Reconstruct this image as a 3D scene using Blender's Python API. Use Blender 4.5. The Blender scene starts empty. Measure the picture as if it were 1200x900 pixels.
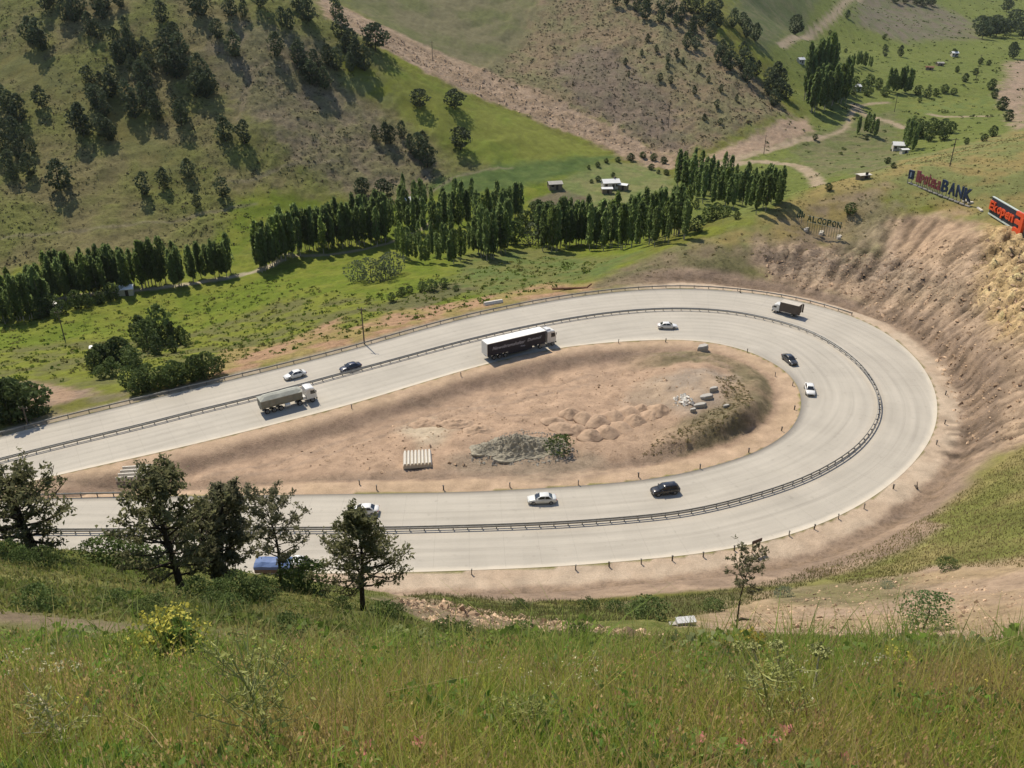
import bpy, bmesh, math, random
import numpy as np
from mathutils import Vector, Matrix

# ------------------------------------------------------------------ camera, world, sun, exposure
SC = bpy.context.scene
COL = SC.collection
F, PITCH, CAMZ = 1000.0, math.radians(27.0), 77.0
SP, CP = math.sin(PITCH), math.cos(PITCH)
cam_data = bpy.data.cameras.new('camera')
cam_data.sensor_width = 36.0
cam_data.lens = 36.0 * F / 1200.0
cam_data.clip_start = 0.1
cam_data.clip_end = 6000.0
cam = bpy.data.objects.new('camera', cam_data)
COL.objects.link(cam)
cam.location = (0, 0, CAMZ)
cam.rotation_euler = (math.pi / 2 - PITCH, 0, 0)
SC.camera = cam

SUN_EL, SUN_AZ = math.radians(53.0), math.radians(-30.0)      # azimuth from +Y towards +X
world = bpy.data.worlds.new('World')
SC.world = world
world.use_nodes = True
wn = world.node_tree.nodes
bg = wn['Background']
sky = wn.new('ShaderNodeTexSky')
sky.sky_type = 'NISHITA'
sky.sun_disc = False
sky.sun_elevation = SUN_EL
sky.sun_rotation = SUN_AZ
sky.altitude = 1500
sky.dust_density = 2.0
world.node_tree.links.new(sky.outputs[0], bg.inputs[0])
bg.inputs[1].default_value = 0.12
sun_data = bpy.data.lights.new('sun', 'SUN')
sun_data.energy = 3.9
sun_data.angle = math.radians(0.5)
sun_data.color = (1.0, 0.915, 0.76)
sun = bpy.data.objects.new('sun', sun_data)
COL.objects.link(sun)
sd = Vector((math.sin(SUN_AZ) * math.cos(SUN_EL), math.cos(SUN_AZ) * math.cos(SUN_EL), math.sin(SUN_EL)))
sun.rotation_euler = sd.to_track_quat('Z', 'Y').to_euler()
sun.location = (0, 0, 400)
SC.view_settings.view_transform = 'Standard'
SC.view_settings.look = 'None'
SC.view_settings.gamma = 1.0
SC.view_settings.exposure = 0.38
SC.render.engine = 'CYCLES'
SC.cycles.max_bounces = 6
SC.cycles.diffuse_bounces = 4
SC.cycles.transparent_max_bounces = 8

R = random.Random(7)
NP = np.random.default_rng(11)

# ------------------------------------------------------------------ helpers
def ray(u, v):
    a, t = (u - 600.0) / F, (450.0 - v) / F
    return np.array([a, CP + t * SP, -SP + t * CP])

def plane_hit(u, v, z=0.0):
    r = ray(u, v)
    d = (z - CAMZ) / r[2]
    return np.array([r[0] * d, r[1] * d])

_perm = np.random.default_rng(3).permutation(512)
_gr = np.random.default_rng(4).uniform(0, 2 * np.pi, 512)
_gx, _gy = np.cos(_gr), np.sin(_gr)
def perlin(x, y, seed=0):
    x = np.asarray(x, dtype=np.float64) + seed * 17.31
    y = np.asarray(y, dtype=np.float64) - seed * 9.77
    xi, yi = np.floor(x).astype(np.int64), np.floor(y).astype(np.int64)
    xf, yf = x - xi, y - yi
    def g(ix, iy, dx, dy):
        h = _perm[(_perm[ix & 511] + iy) & 511]
        return _gx[h] * dx + _gy[h] * dy
    sx, sy = xf * xf * xf * (xf * (xf * 6 - 15) + 10), yf * yf * yf * (yf * (yf * 6 - 15) + 10)
    a = g(xi, yi, xf, yf); b = g(xi + 1, yi, xf - 1, yf)
    c = g(xi, yi + 1, xf, yf - 1); d = g(xi + 1, yi + 1, xf - 1, yf - 1)
    return ((a + sx * (b - a)) + sy * ((c + sx * (d - c)) - (a + sx * (b - a)))) * 1.5

def fbm(x, y, oct=4, seed=0, gain=0.5):
    s, a, f = 0.0, 1.0, 1.0
    for k in range(oct):
        s = s + a * perlin(x * f, y * f, seed + k)
        a *= gain; f *= 2.03
    return s

def sstep(a, b, x):
    t = np.clip((x - a) / (b - a), 0, 1)
    return t * t * (3 - 2 * t)

def catmull(pts, n=12):
    pts = np.array(pts, float)
    P = np.vstack([2 * pts[0] - pts[1], pts, 2 * pts[-1] - pts[-2]])
    out = []
    for i in range(1, len(P) - 2):
        p0, p1, p2, p3 = P[i - 1], P[i], P[i + 1], P[i + 2]
        for k in range(n):
            t = k / n
            out.append(0.5 * ((2 * p1) + (-p0 + p2) * t + (2 * p0 - 5 * p1 + 4 * p2 - p3) * t * t + (-p0 + 3 * p1 - 3 * p2 + p3) * t ** 3))
    out.append(P[-2])
    return np.array(out)

def resample(pl, step):
    seg = np.linalg.norm(np.diff(pl, axis=0), axis=1)
    s = np.concatenate([[0], np.cumsum(seg)])
    n = max(2, int(round(s[-1] / step)) + 1)
    t = np.linspace(0, s[-1], n)
    return np.stack([np.interp(t, s, pl[:, k]) for k in range(pl.shape[1])], 1)

def smooth(pl, it=6):
    pl = pl.copy()
    for _ in range(it):
        pl[1:-1] = 0.25 * pl[:-2] + 0.5 * pl[1:-1] + 0.25 * pl[2:]
    return pl

def dist_poly(px, py, pl):
    """distance from points to an open polyline"""
    best = np.full(px.shape, 1e9)
    for (x0, y0), (x1, y1) in zip(pl[:-1], pl[1:]):
        dx, dy = x1 - x0, y1 - y0
        L = dx * dx + dy * dy + 1e-12
        t = np.clip(((px - x0) * dx + (py - y0) * dy) / L, 0, 1)
        best = np.minimum(best, (px - x0 - t * dx) ** 2 + (py - y0 - t * dy) ** 2)
    return np.sqrt(best)

def inside(px, py, poly):
    c = np.zeros(px.shape, bool)
    n = len(poly)
    for i in range(n):
        x0, y0 = poly[i]; x1, y1 = poly[(i + 1) % n]
        if y0 == y1: continue
        c ^= ((y0 > py) != (y1 > py)) & (px < (x1 - x0) * (py - y0) / (y1 - y0) + x0)
    return c

# --- objects
def tag(o, label=None, cat=None, group=None, kind=None):
    if label: o['label'] = label
    if cat: o['category'] = cat
    if group: o['group'] = group
    if kind: o['kind'] = kind
    elif cat: o['kind'] = 'thing'
    return o

def thing(name, label, cat, loc=(0, 0, 0), rotz=0.0, group=None):
    o = bpy.data.objects.new(name, None)
    o.empty_display_size = 0.5
    COL.objects.link(o)
    o.location = loc
    o.rotation_euler = (0, 0, rotz)
    return tag(o, label, cat, group)

def copy_tree(o, parent=None):
    c = o.copy()
    COL.objects.link(c)
    if parent is not None: c.parent = parent
    for ch in KIDS.get(o.name, []):
        k = copy_tree(ch, c)
        KIDS.setdefault(c.name, []).append(k)
    return c
KIDS = {}

class MB:
    """collects shapes and links them as ONE mesh object"""
    def __init__(s): s.v, s.f, s.m = [], [], []
    def add(s, vs, fs, mi=0):
        b = len(s.v)
        s.v += [tuple(p) for p in vs]
        s.f += [tuple(i + b for i in f) for f in fs]
        s.m += [mi] * len(fs)
        return s
    def box(s, c, size, rot=None, mi=0, taper=1.0):
        x, y, z = size[0] / 2, size[1] / 2, size[2] / 2
        vs = [Vector(p) for p in ((-x, -y, -z), (x, -y, -z), (x, y, -z), (-x, y, -z), (-x * taper, -y * taper, z), (x * taper, -y * taper, z), (x * taper, y * taper, z), (-x * taper, y * taper, z))]
        if rot is not None: vs = [rot @ p for p in vs]
        vs = [p + Vector(c) for p in vs]
        return s.add(vs, [(0, 3, 2, 1), (4, 5, 6, 7), (0, 1, 5, 4), (1, 2, 6, 5), (2, 3, 7, 6), (3, 0, 4, 7)], mi)
    def tube(s, pts, rad, n=6, mi=0, cap=True):
        pts = [Vector(p) for p in pts]
        if not hasattr(rad, '__len__'): rad = [rad] * len(pts)
        b = len(s.v); prev = None
        for i, p in enumerate(pts):
            d = (pts[min(i + 1, len(pts) - 1)] - pts[max(i - 1, 0)])
            d = d.normalized() if d.length > 1e-9 else Vector((0, 0, 1))
            up = prev if prev is not None else (Vector((1, 0, 0)) if abs(d.z) > 0.9 else Vector((0, 0, 1)))
            x = d.cross(up)
            x = x.normalized() if x.length > 1e-6 else d.orthogonal().normalized()
            y = d.cross(x).normalized()
            prev = x.cross(d).normalized() if False else up
            for k in range(n):
                a = 2 * math.pi * k / n
                s.v.append(tuple(p + (x * math.cos(a) + y * math.sin(a)) * rad[i]))
        for i in range(len(pts) - 1):
            for k in range(n):
                a0, a1 = b + i * n + k, b + i * n + (k + 1) % n
                s.f.append((a0, a1, a1 + n, a0 + n)); s.m.append(mi)
        if cap:
            s.f.append(tuple(b + k for k in range(n))[::-1]); s.m.append(mi)
            e = b + (len(pts) - 1) * n
            s.f.append(tuple(e + k for k in range(n))); s.m.append(mi)
        return s
    def loft(s, rings, mi=0, cap=True):
        n = len(rings[0]); b = len(s.v)
        for r in rings: s.v += [tuple(p) for p in r]
        for i in range(len(rings) - 1):
            for k in range(n):
                a0, a1 = b + i * n + k, b + i * n + (k + 1) % n
                s.f.append((a0, a1, a1 + n, a0 + n)); s.m.append(mi)
        if cap:
            s.f.append(tuple(b + k for k in range(n))[::-1]); s.m.append(mi)
            e = b + (len(rings) - 1) * n
            s.f.append(tuple(e + k for k in range(n))); s.m.append(mi)
        return s
    def mesh(s, name, mats):
        me = bpy.data.meshes.new(name)
        me.from_pydata(s.v, [], s.f)
        for m in (mats if isinstance(mats, (list, tuple)) else [mats]): me.materials.append(m)
        if any(s.m): me.polygons.foreach_set('material_index', s.m)
        me.update()
        return me
    def build(s, name, mats, parent=None, smooth_=False):
        me = s.mesh(name, mats)
        bm = bmesh.new(); bm.from_mesh(me)
        bmesh.ops.recalc_face_normals(bm, faces=bm.faces)
        bm.to_mesh(me); bm.free()
        if smooth_: me.polygons.foreach_set('use_smooth', [True] * len(me.polygons))
        return link(name, me, parent)

def link(name, me, parent=None):
    o = bpy.data.objects.new(name, me)
    COL.objects.link(o)
    if parent is not None:
        o.parent = parent
        KIDS.setdefault(parent.name, []).append(o)
    return o

def quads_mesh(name, V, mats, cols=None, per=4):
    """V: (n,per,3) loose polygons"""
    n = len(V)
    me = bpy.data.meshes.new(name)
    me.vertices.add(n * per); me.loops.add(n * per); me.polygons.add(n)
    me.vertices.foreach_set('co', np.ascontiguousarray(V, dtype=np.float32).ravel())
    me.loops.foreach_set('vertex_index', np.arange(n * per, dtype=np.int32))
    me.polygons.foreach_set('loop_start', np.arange(0, n * per, per, dtype=np.int32))
    for m in (mats if isinstance(mats, (list, tuple)) else [mats]): me.materials.append(m)
    if cols is not None:
        at = me.color_attributes.new('col', 'FLOAT_COLOR', 'POINT')
        c = np.ones((n, per, 4), np.float32)
        c[:, :, :3] = cols if cols.ndim == 3 else cols[:, None, :]
        at.data.foreach_set('color', c.ravel())
    me.update(calc_edges=True)
    return me

# --- materials
def mat(name, color, rough=0.85, spec=0.3, metal=0.0, noise=0.0, nscale=3.0, bump=0.0, bscale=None, objrand=0.0, attr=False, trans=0.0, coat=0.0, dirt=None):
    m = bpy.data.materials.new(name)
    m.use_nodes = True
    nt = m.node_tree; N = nt.nodes; L = nt.links
    p = N['Principled BSDF']
    p.inputs['Roughness'].default_value = rough
    p.inputs['Specular IOR Level'].default_value = spec
    p.inputs['Metallic'].default_value = metal
    if coat: p.inputs['Coat Weight'].default_value = coat
    if attr:
        a = N.new('ShaderNodeVertexColor'); a.layer_name = 'col'
        out = a.outputs[0]
    else:
        rgb = N.new('ShaderNodeRGB'); rgb.outputs[0].default_value = (*color, 1)
        out = rgb.outputs[0]
    tc = None
    def coords():
        nonlocal tc
        if tc is None: tc = N.new('ShaderNodeTexCoord')
        return tc.outputs['Object']
    if noise:
        nz = N.new('ShaderNodeTexNoise'); nz.inputs['Scale'].default_value = nscale; nz.inputs['Detail'].default_value = 6
        nz.inputs['Roughness'].default_value = 0.65
        L.new(coords(), nz.inputs['Vector'])
        mr = N.new('ShaderNodeMapRange'); mr.inputs[1].default_value = 0.25; mr.inputs[2].default_value = 0.75
        mr.inputs[3].default_value = 1 - noise; mr.inputs[4].default_value = 1 + noise
        L.new(nz.outputs[0], mr.inputs[0])
        mx = N.new('ShaderNodeVectorMath'); mx.operation = 'SCALE'
        L.new(out, mx.inputs[0]); L.new(mr.outputs[0], mx.inputs['Scale'])
        out = mx.outputs[0]
    if dirt:
        nz = N.new('ShaderNodeTexNoise'); nz.inputs['Scale'].default_value = dirt[1]; nz.inputs['Detail'].default_value = 8
        L.new(coords(), nz.inputs['Vector'])
        mr = N.new('ShaderNodeMapRange'); mr.inputs[1].default_value = 0.5; mr.inputs[2].default_value = 0.75
        mr.inputs[3].default_value = 0.0; mr.inputs[4].default_value = dirt[2]
        L.new(nz.outputs[0], mr.inputs[0])
        mx = N.new('ShaderNodeMix'); mx.data_type = 'RGBA'
        L.new(mr.outputs[0], mx.inputs[0]); L.new(out, mx.inputs[6]); mx.inputs[7].default_value = (*dirt[0], 1)
        out = mx.outputs[2]
    if objrand:
        oi = N.new('ShaderNodeObjectInfo')
        mr = N.new('ShaderNodeMapRange'); mr.inputs[3].default_value = 1 - objrand; mr.inputs[4].default_value = 1 + objrand
        L.new(oi.outputs['Random'], mr.inputs[0])
        mx = N.new('ShaderNodeVectorMath'); mx.operation = 'SCALE'
        L.new(out, mx.inputs[0]); L.new(mr.outputs[0], mx.inputs['Scale'])
        out = mx.outputs[0]
    L.new(out, p.inputs['Base Color'])
    if bump:
        nb = N.new('ShaderNodeTexNoise'); nb.inputs['Scale'].default_value = bscale or nscale; nb.inputs['Detail'].default_value = 6
        L.new(coords(), nb.inputs['Vector'])
        bp = N.new('ShaderNodeBump'); bp.inputs['Strength'].default_value = 0.6; bp.inputs['Distance'].default_value = bump
        L.new(nb.outputs[0], bp.inputs['Height'])
        L.new(bp.outputs[0], p.inputs['Normal'])
    if trans:
        tr = N.new('ShaderNodeBsdfTranslucent'); L.new(out, tr.inputs[0])
        mxs = N.new('ShaderNodeMixShader'); mxs.inputs[0].default_value = trans
        L.new(p.outputs[0], mxs.inputs[1]); L.new(tr.outputs[0], mxs.inputs[2])
        L.new(mxs.outputs[0], N['Material Output'].inputs[0])
    return m
# ------------------------------------------------------------------ road lines traced on the photograph, laid on the road plane
OUTER_PX = [(-200, 566), (-100, 538), (0, 512), (67, 494), (133, 478), (200, 462), (267, 446), (333, 430), (400, 413), (467, 394), (533, 376), (600, 361), (667, 349), (733, 341), (800, 338), (867, 342), (933, 352), (1000, 371), (1035, 388), (1067, 413), (1088, 440), (1098, 468), (1096, 500), (1083, 527), (1060, 553), (1027, 580), (985, 604), (933, 625), (867, 641), (800, 651), (667, 663), (533, 669), (460, 671), (300, 673), (100, 674), (-50, 676), (-250, 684)]
MED_PX = [(-200, 598), (-100, 568), (0, 542), (43, 531), (100, 517), (167, 501), (233, 484), (300, 468), (367, 450), (400, 441), (467, 423), (533, 405), (600, 389), (667, 376), (733, 367), (800, 364), (867, 369), (933, 385), (967, 400), (1000, 423), (1020, 446), (1030, 468), (1030, 489), (1020, 509), (1000, 531), (967, 552), (933, 568), (867, 589), (800, 604), (733, 611), (667, 616), (600, 619), (533, 621), (443, 623), (355, 623), (115, 625), (0, 626), (-250, 634)]
INNER_PX = [(-200, 629), (-100, 600), (0, 573), (67, 557), (133, 542), (200, 527), (267, 511), (333, 494), (400, 477), (467, 457), (533, 437), (600, 419), (667, 406), (733, 400), (800, 398), (850, 404), (883, 414), (913, 429), (933, 447), (939, 467), (937, 487), (924, 507), (900, 523), (867, 537), (800, 555), (733, 565), (667, 570), (600, 574), (533, 577), (400, 579), (250, 581), (100, 583), (0, 587), (-100, 600), (-250, 627)]
def world_line(px, step=1.5):
    return smooth(resample(catmull([plane_hit(u, v) for u, v in px], 10), step), 10)
OUT_L, MED_L, INN_L = world_line(OUTER_PX), world_line(MED_PX), world_line(INNER_PX)
ROAD_POLY = np.vstack([OUT_L, INN_L[::-1]])

# ------------------------------------------------------------------ terrain: heights through points seen along known rays
CTRL = [
 # left of the upper arm down to the valley floor
 (0,480,165),(0,440,195),(0,400,235),(0,370,262),(0,320,295),(-120,480,175),(-120,400,240),(-120,320,295),
 (200,440,180),(200,420,200),(200,400,228),(200,380,250),(200,340,277),(200,312,300),(100,455,176),(100,430,200),(100,400,231),(100,350,270),
 (300,420,188),(300,400,212),(300,380,236),(300,350,264),(300,320,290),
 (400,400,190),(400,380,208),(400,360,232),(400,340,258),(400,315,290),(400,290,312),(400,262,335),(500,372,205),(500,350,230),(500,320,265),(500,290,302),(500,260,330),(500,235,350),
 (600,350,215),(600,330,240),(600,310,268),(600,290,295),(600,260,330),(600,230,355),(600,210,368),(680,335,226),(680,310,260),(680,285,300),(680,250,340),(680,215,370),
 # knoll right of the bend and the valley behind it
 (720,325,224),(760,312,227),(790,300,231),(830,290,231),(870,277,234),(760,285,300),(760,240,345),(720,200,385),(780,215,375),(840,310,226),
 (800,330,220),(860,328,222),(900,332,221),
 # right hill: crest, sign ridge, cut slope
 (910,258,238),(940,238,243),(1000,217,248),(1065,208,250),(1100,222,240),(1137,241,228),(1130,190,262),(1200,162,280),(1200,205,240),(1300,150,290),(1300,220,235),(1100,188,270),(1060,193,262),
 (960,275,237),(1000,290,228),(1000,328,217),(1040,360,206),(940,320,223),(940,290,229),(1060,250,235),(1060,300,222),(1100,290,214),(1100,340,197),(1100,395,184),(1115,440,172),
 (1150,262,217),(1150,320,192),(1150,400,170),(1150,460,160),(1195,270,205),(1195,330,182),(1195,400,160),(1195,470,148),(1195,520,135),(1145,500,151),(1300,300,195),(1300,400,155),(1300,500,130),
 # lower right grass slope and soil bench
 (1100,590,131),(1130,545,140),(1150,560,130),(1195,560,122),(1195,600,109),(1150,620,108),(1195,650,93),(1100,650,105),(1000,650,118),(1050,620,123),(950,672,112),(1000,690,95),(1100,690,85),(1190,690,78),(1190,735,62),(1000,735,68),(900,722,80),(900,700,96),(1300,600,92),(1300,700,65),
 # slope below the viewer
 (800,680,112),(700,690,111),(800,705,95),(800,728,75),(700,725,75),(700,705,98),(600,690,114),(600,710,96),(600,730,68),(600,748,42),(500,695,100),(500,715,70),(500,735,42),(800,745,55),(900,742,55),(1100,748,48),
 (425,710,40),(425,690,60),(330,685,42),(330,700,34),(230,690,38),(230,665,48),(120,640,40),(45,640,36),(0,640,34),(100,680,25),(100,715,13),(0,712,12.5),(200,730,14),(200,700,27),(300,720,24),(400,735,24),(300,745,14),(0,680,23),(-150,640,34),(-150,700,14),
 # left mountain and its spur
 (0,250,318),(0,150,352),(0,60,382),(0,0,402),(-150,310,305),(-150,150,355),(-150,0,405),(100,270,313),(100,150,352),(100,0,400),(200,285,312),(200,200,340),(200,100,370),(200,0,400),(300,258,325),(300,150,358),(300,50,390),(330,0,412),
 (400,210,355),(400,130,382),(400,50,407),(440,58,415),(500,205,366),(500,140,390),(500,92,412),(560,205,370),(600,190,382),(600,155,400),(560,125,412),(700,188,395),(660,165,408),
 # scree gully, second hill
 (400,5,470),(450,25,470),(520,70,452),(600,110,440),(700,155,424),(780,186,410),(500,20,500),(500,-40,560),(600,60,490),(600,0,540),(700,100,456),(700,40,500),(700,0,532),(800,150,428),(800,80,470),(800,30,510),(760,0,545),(900,135,440),(880,85,480),(850,20,530),(900,20,620),(930,42,590),(915,100,500),(940,140,458),(860,-30,620),
 # far valley
 (820,187,402),(900,172,420),(830,237,330),(930,250,320),(930,192,390),(1000,182,408),(980,130,472),(1050,172,418),(1100,132,478),(1180,132,485),(1180,100,540),(1100,90,560),(1000,90,560),(1050,70,620),(1180,60,680),(960,50,650),(1050,30,740),(1000,0,850),(1100,0,930),(1190,22,880),(1190,0,1050),(1300,100,540),(1300,30,850),(860,200,385),
]
pts, vals = [], []
def ctrl_xyz(x, y, z): pts.append((x, y)); vals.append(z)
for u, v, d in CTRL:
    r = ray(u, v)
    ctrl_xyz(r[0] * d, r[1] * d, CAMZ + r[2] * d)
def offset_line(pl, off):
    t = np.gradient(pl, axis=0); t /= np.linalg.norm(t, axis=1)[:, None]
    return pl + np.stack([t[:, 1], -t[:, 0]], 1) * off
# shoulders on the road plane (outer line runs left to right, then back: outside is on its left)
for p in offset_line(OUT_L, -2.5)[::8]: ctrl_xyz(p[0], p[1], 0)
for p in MED_L[::10]: ctrl_xyz(p[0], p[1], 0)
for p in INN_L[::8]: ctrl_xyz(p[0], p[1], 0)
def near_z(x, y):      # ground around the viewer's feet
    return CAMZ - 1.62 - 0.68 * y - 0.04 * np.maximum(y - 3.0, 0) ** 2 + 0.04 * x * np.clip(y / 6, 0, 1) * (x < 0) * -1 * 0.3
for x, y in [(-6, 5), (0, 5), (6, 5), (-7, 7), (0, 7), (7, 7), (-3, 2), (3, 2), (10, 5), (-10, 5)]:
    ctrl_xyz(x, y, float(near_z(np.float64(x), np.float64(y))))
for p in [(0,-60,118),(-300,-60,118),(300,-60,118),(-150,20,70),(150,20,72),(-300,60,40),(250,60,50),(-900,-60,118),(900,-60,118),
          (-400,160,0),(-900,200,40),(-600,300,20),(-700,450,140),(-900,900,300),(-300,650,190),(0,800,200),(100,1000,230),(-300,1000,300),
          (500,1400,120),(900,1500,160),(-900,1500,350),(300,1500,240),(900,700,60),(900,300,60),(400,200,50),(700,100,70),(300,350,25)]:
    ctrl_xyz(*p)
P = np.array(pts); Z = np.array(vals)
C0 = 7.0
def phi(dx, dy): return -np.sqrt(dx * dx + dy * dy + C0 * C0)
n = len(P)
A = np.zeros((n + 3, n + 3))
A[:n, :n] = phi(P[:, 0][:, None] - P[:, 0][None], P[:, 1][:, None] - P[:, 1][None]) + np.eye(n) * 0.8
A[:n, n:] = np.stack([np.ones(n), P[:, 0] / 300, P[:, 1] / 300], 1); A[n:, :n] = A[:n, n:].T
W = np.linalg.solve(A, np.concatenate([Z, np.zeros(3)]))
def rng(a, b, st): return np.arange(a, b - 1e-6, st)
YS = np.concatenate([rng(-60, 0, 4), rng(0, 14, .4), rng(14, 60, .7), rng(60, 240, .85), rng(240, 460, 1.15), rng(460, 700, 2.4), rng(700, 1501, 10)])
XS = np.concatenate([rng(-900, -330, 15), rng(-330, -120, 1.8), rng(-120, 150, .85), rng(150, 330, 1.7), rng(330, 700, 5), rng(700, 901, 20)])
GX, GY = np.meshgrid(XS, YS)
NYV, NXV = GX.shape
def rbf_eval(x, y):
    out = np.full(x.shape, W[n], np.float64) + W[n + 1] * x / 300 + W[n + 2] * y / 300
    xf, yf = x.astype(np.float32), y.astype(np.float32)
    acc = np.zeros(x.shape, np.float32)
    for i in range(n):
        acc += np.float32(W[i]) * -np.sqrt((xf - np.float32(P[i, 0])) ** 2 + (yf - np.float32(P[i, 1])) ** 2 + np.float32(C0 * C0))
    return out + acc
# coarse evaluation is enough, the surface is smooth: every second row and column, then linear
xs2, ys2 = XS[::2], YS[::2]
if xs2[-1] != XS[-1]: xs2 = np.append(xs2, XS[-1])
if ys2[-1] != YS[-1]: ys2 = np.append(ys2, YS[-1])
G2 = rbf_eval(*np.meshgrid(xs2, ys2))
T1 = np.stack([np.interp(XS, xs2, row) for row in G2])
GZ = np.stack([np.interp(YS, ys2, T1[:, j]) for j in range(NXV)], 1)
# near the viewer
wn_ = 1 - sstep(4.5, 11, np.abs(GY) + 0.12 * np.abs(GX))
wn_ *= (GY > -40)
GZ = GZ * (1 - wn_) + near_z(GX, GY) * wn_
# road corridor
jy0, jy1 = np.searchsorted(YS, 70), np.searchsorted(YS, 245)
jx0, jx1 = np.searchsorted(XS, -190), np.searchsorted(XS, 160)
sub = (slice(jy0, jy1), slice(jx0, jx1))
sx, sy = GX[sub], GY[sub]
D_OUT = dist_poly(sx, sy, OUT_L[::2]); D_INN = dist_poly(sx, sy, INN_L[::2])
IN_ROAD = inside(sx, sy, ROAD_POLY)
ISLAND = inside(sx, sy, INN_L) & ~IN_ROAD
DR = np.where(IN_ROAD, 0, np.minimum(D_OUT, D_INN))
LOWER = sy < 146                                   # below/right half of the bend
zs = GZ[sub]
w = 1 - sstep(2.0, 8.0, DR)
zz = zs * (1 - w)
# ditch outside the right and lower part of the bend
right = sstep(20, 60, sx)
zz = zz - np.exp(-((DR - 6.0) / 1.8) ** 2) * 0.9 * (~IN_ROAD & ~ISLAND) * np.clip(right + 0.5 * LOWER, 0, 1)
# island: falls away from the upper arm, raised rim towards the bend
half = np.argmax(INN_L[:, 0])
dN = dist_poly(sx, sy, INN_L[:half:2]); dS = dist_poly(sx, sy, INN_L[half::2])
f = sstep(3.6, 7.0, D_INN)
fN = sstep(2.5, 7.0, dN)
rim = 3.5 * sstep(18, 42, sx) * sstep(4.6, 8.0, D_INN) * (0.45 + 0.55 * sstep(10, 22, dN))
zi = -1.7 * fN * (1 - sstep(8, 26, dN)) * (1 - 0.7 * sstep(25, 45, sx)) + rim - 0.45 * np.exp(-((dS - 5.0) / 1.3) ** 2) * (1 - sstep(20, 40, sx)) + 0.5 * f * fbm(sx / 9, sy / 9, 3, 5) * sstep(4, 9, D_INN)
zz = np.where(ISLAND, zi, zz)
De = np.minimum(D_OUT, D_INN)
zz = np.where(IN_ROAD, np.where(De > .8, -0.10, -0.02), np.where(DR < 1.0, -0.02, zz))
# terrain roughness grows with distance from the road
GZ[sub] = zz
ROADW = np.zeros(GX.shape); ROADW[sub] = 1 - sstep(2.0, 9.0, DR)
ROADW[sub][ISLAND] = 1 - sstep(1.5, 5, D_INN[ISLAND])

class Ground:
    """bilinear heights and first hits of picture rays"""
    def z(s, x, y):
        x = np.clip(np.asarray(x, float), XS[0], XS[-1] - 1e-6); y = np.clip(np.asarray(y, float), YS[0], YS[-1] - 1e-6)
        i = np.clip(np.searchsorted(XS, x, 'right') - 1, 0, NXV - 2); j = np.clip(np.searchsorted(YS, y, 'right') - 1, 0, NYV - 2)
        fx = (x - XS[i]) / (XS[i + 1] - XS[i]); fy = (y - YS[j]) / (YS[j + 1] - YS[j])
        return (GZ[j, i] * (1 - fx) + GZ[j, i + 1] * fx) * (1 - fy) + (GZ[j + 1, i] * (1 - fx) + GZ[j + 1, i + 1] * fx) * fy
    D = np.geomspace(2.0, 1600, 2600)
    def hit(s, u, v, dmin=2.0):
        r = ray(u, v)
        d = s.D[s.D >= dmin]
        q = CAMZ + r[2] * d - s.z(r[0] * d, r[1] * d)
        k = np.argmax(q < 0)
        if not (q < 0).any(): k = len(d) - 1
        if k == 0: dd = d[0]
        else: dd = d[k - 1] + (d[k] - d[k - 1]) * q[k - 1] / (q[k - 1] - q[k] + 1e-9)
        return np.array([r[0] * dd, r[1] * dd, float(s.z(r[0] * dd, r[1] * dd))]), dd
G = Ground()
def gp(u, v, dmin=2.0):
    p, d = G.hit(u, v, dmin)
    return Vector(p), d
# ------------------------------------------------------------------ what grows or lies where: regions outlined on the ground
ALB = np.zeros(GX.shape + (3,)); ROUGH = np.full(GX.shape, 0.35)      # base colour, tussock relief
R0 = np.sqrt(GX ** 2 + GY ** 2)
n1 = fbm(GX / 40, GY / 40, 4, 1); n2 = fbm(GX / 9, GY / 9, 4, 2); n3 = fbm(GX / 2.5, GY / 2.5, 3, 3)
def mix(a, b, t): return np.array(a)[None, None] * (1 - t[..., None]) + np.array(b)[None, None] * t[..., None]
def region(px, soft=2.0, noise=1.0, world=False, nscale=6.0):
    poly = np.array(px if world else [G.hit(u, v)[0][:2] for u, v in px])
    x0, y0 = poly.min(0) - soft * 3 - noise * 2; x1, y1 = poly.max(0) + soft * 3 + noise * 2
    j0, j1 = np.searchsorted(YS, y0), np.searchsorted(YS, y1); i0, i1 = np.searchsorted(XS, x0), np.searchsorted(XS, x1)
    m = np.zeros(GX.shape)
    s = (slice(j0, j1), slice(i0, i1))
    x, y = GX[s], GY[s]
    if x.size == 0: return m
    d = dist_poly(x, y, np.vstack([poly, poly[:1]]))
    d = np.where(inside(x, y, poly), d, -d) + noise * fbm(x / nscale, y / nscale, 3, 8)
    m[s] = sstep(-soft, soft, d)
    return m
def band(px, width, soft=1.0, noise=0.6, world=False):
    pl = resample(catmull(px if world else [G.hit(u, v)[0][:2] for u, v in px], 6), 3.0)
    x0, y0 = pl.min(0) - width - 6; x1, y1 = pl.max(0) + width + 6
    j0, j1 = np.searchsorted(YS, y0), np.searchsorted(YS, y1); i0, i1 = np.searchsorted(XS, x0), np.searchsorted(XS, x1)
    m = np.zeros(GX.shape); s = (slice(j0, j1), slice(i0, i1))
    if GX[s].size == 0: return m
    d = width / 2 - dist_poly(GX[s], GY[s], pl) + noise * fbm(GX[s] / 5, GY[s] / 5, 3, 9)
    m[s] = sstep(-soft, soft, d)
    return m
def paint(m, c1, c2=None, nz=None, rough=None):
    global ALB, ROUGH
    c = np.array(c1)[None, None] if c2 is None else mix(c1, c2, sstep(-0.45, 0.45, nz if nz is not None else n2))
    ALB = ALB * (1 - m[..., None]) + c * m[..., None]
    if rough is not None: ROUGH = ROUGH * (1 - m) + rough * m

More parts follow.
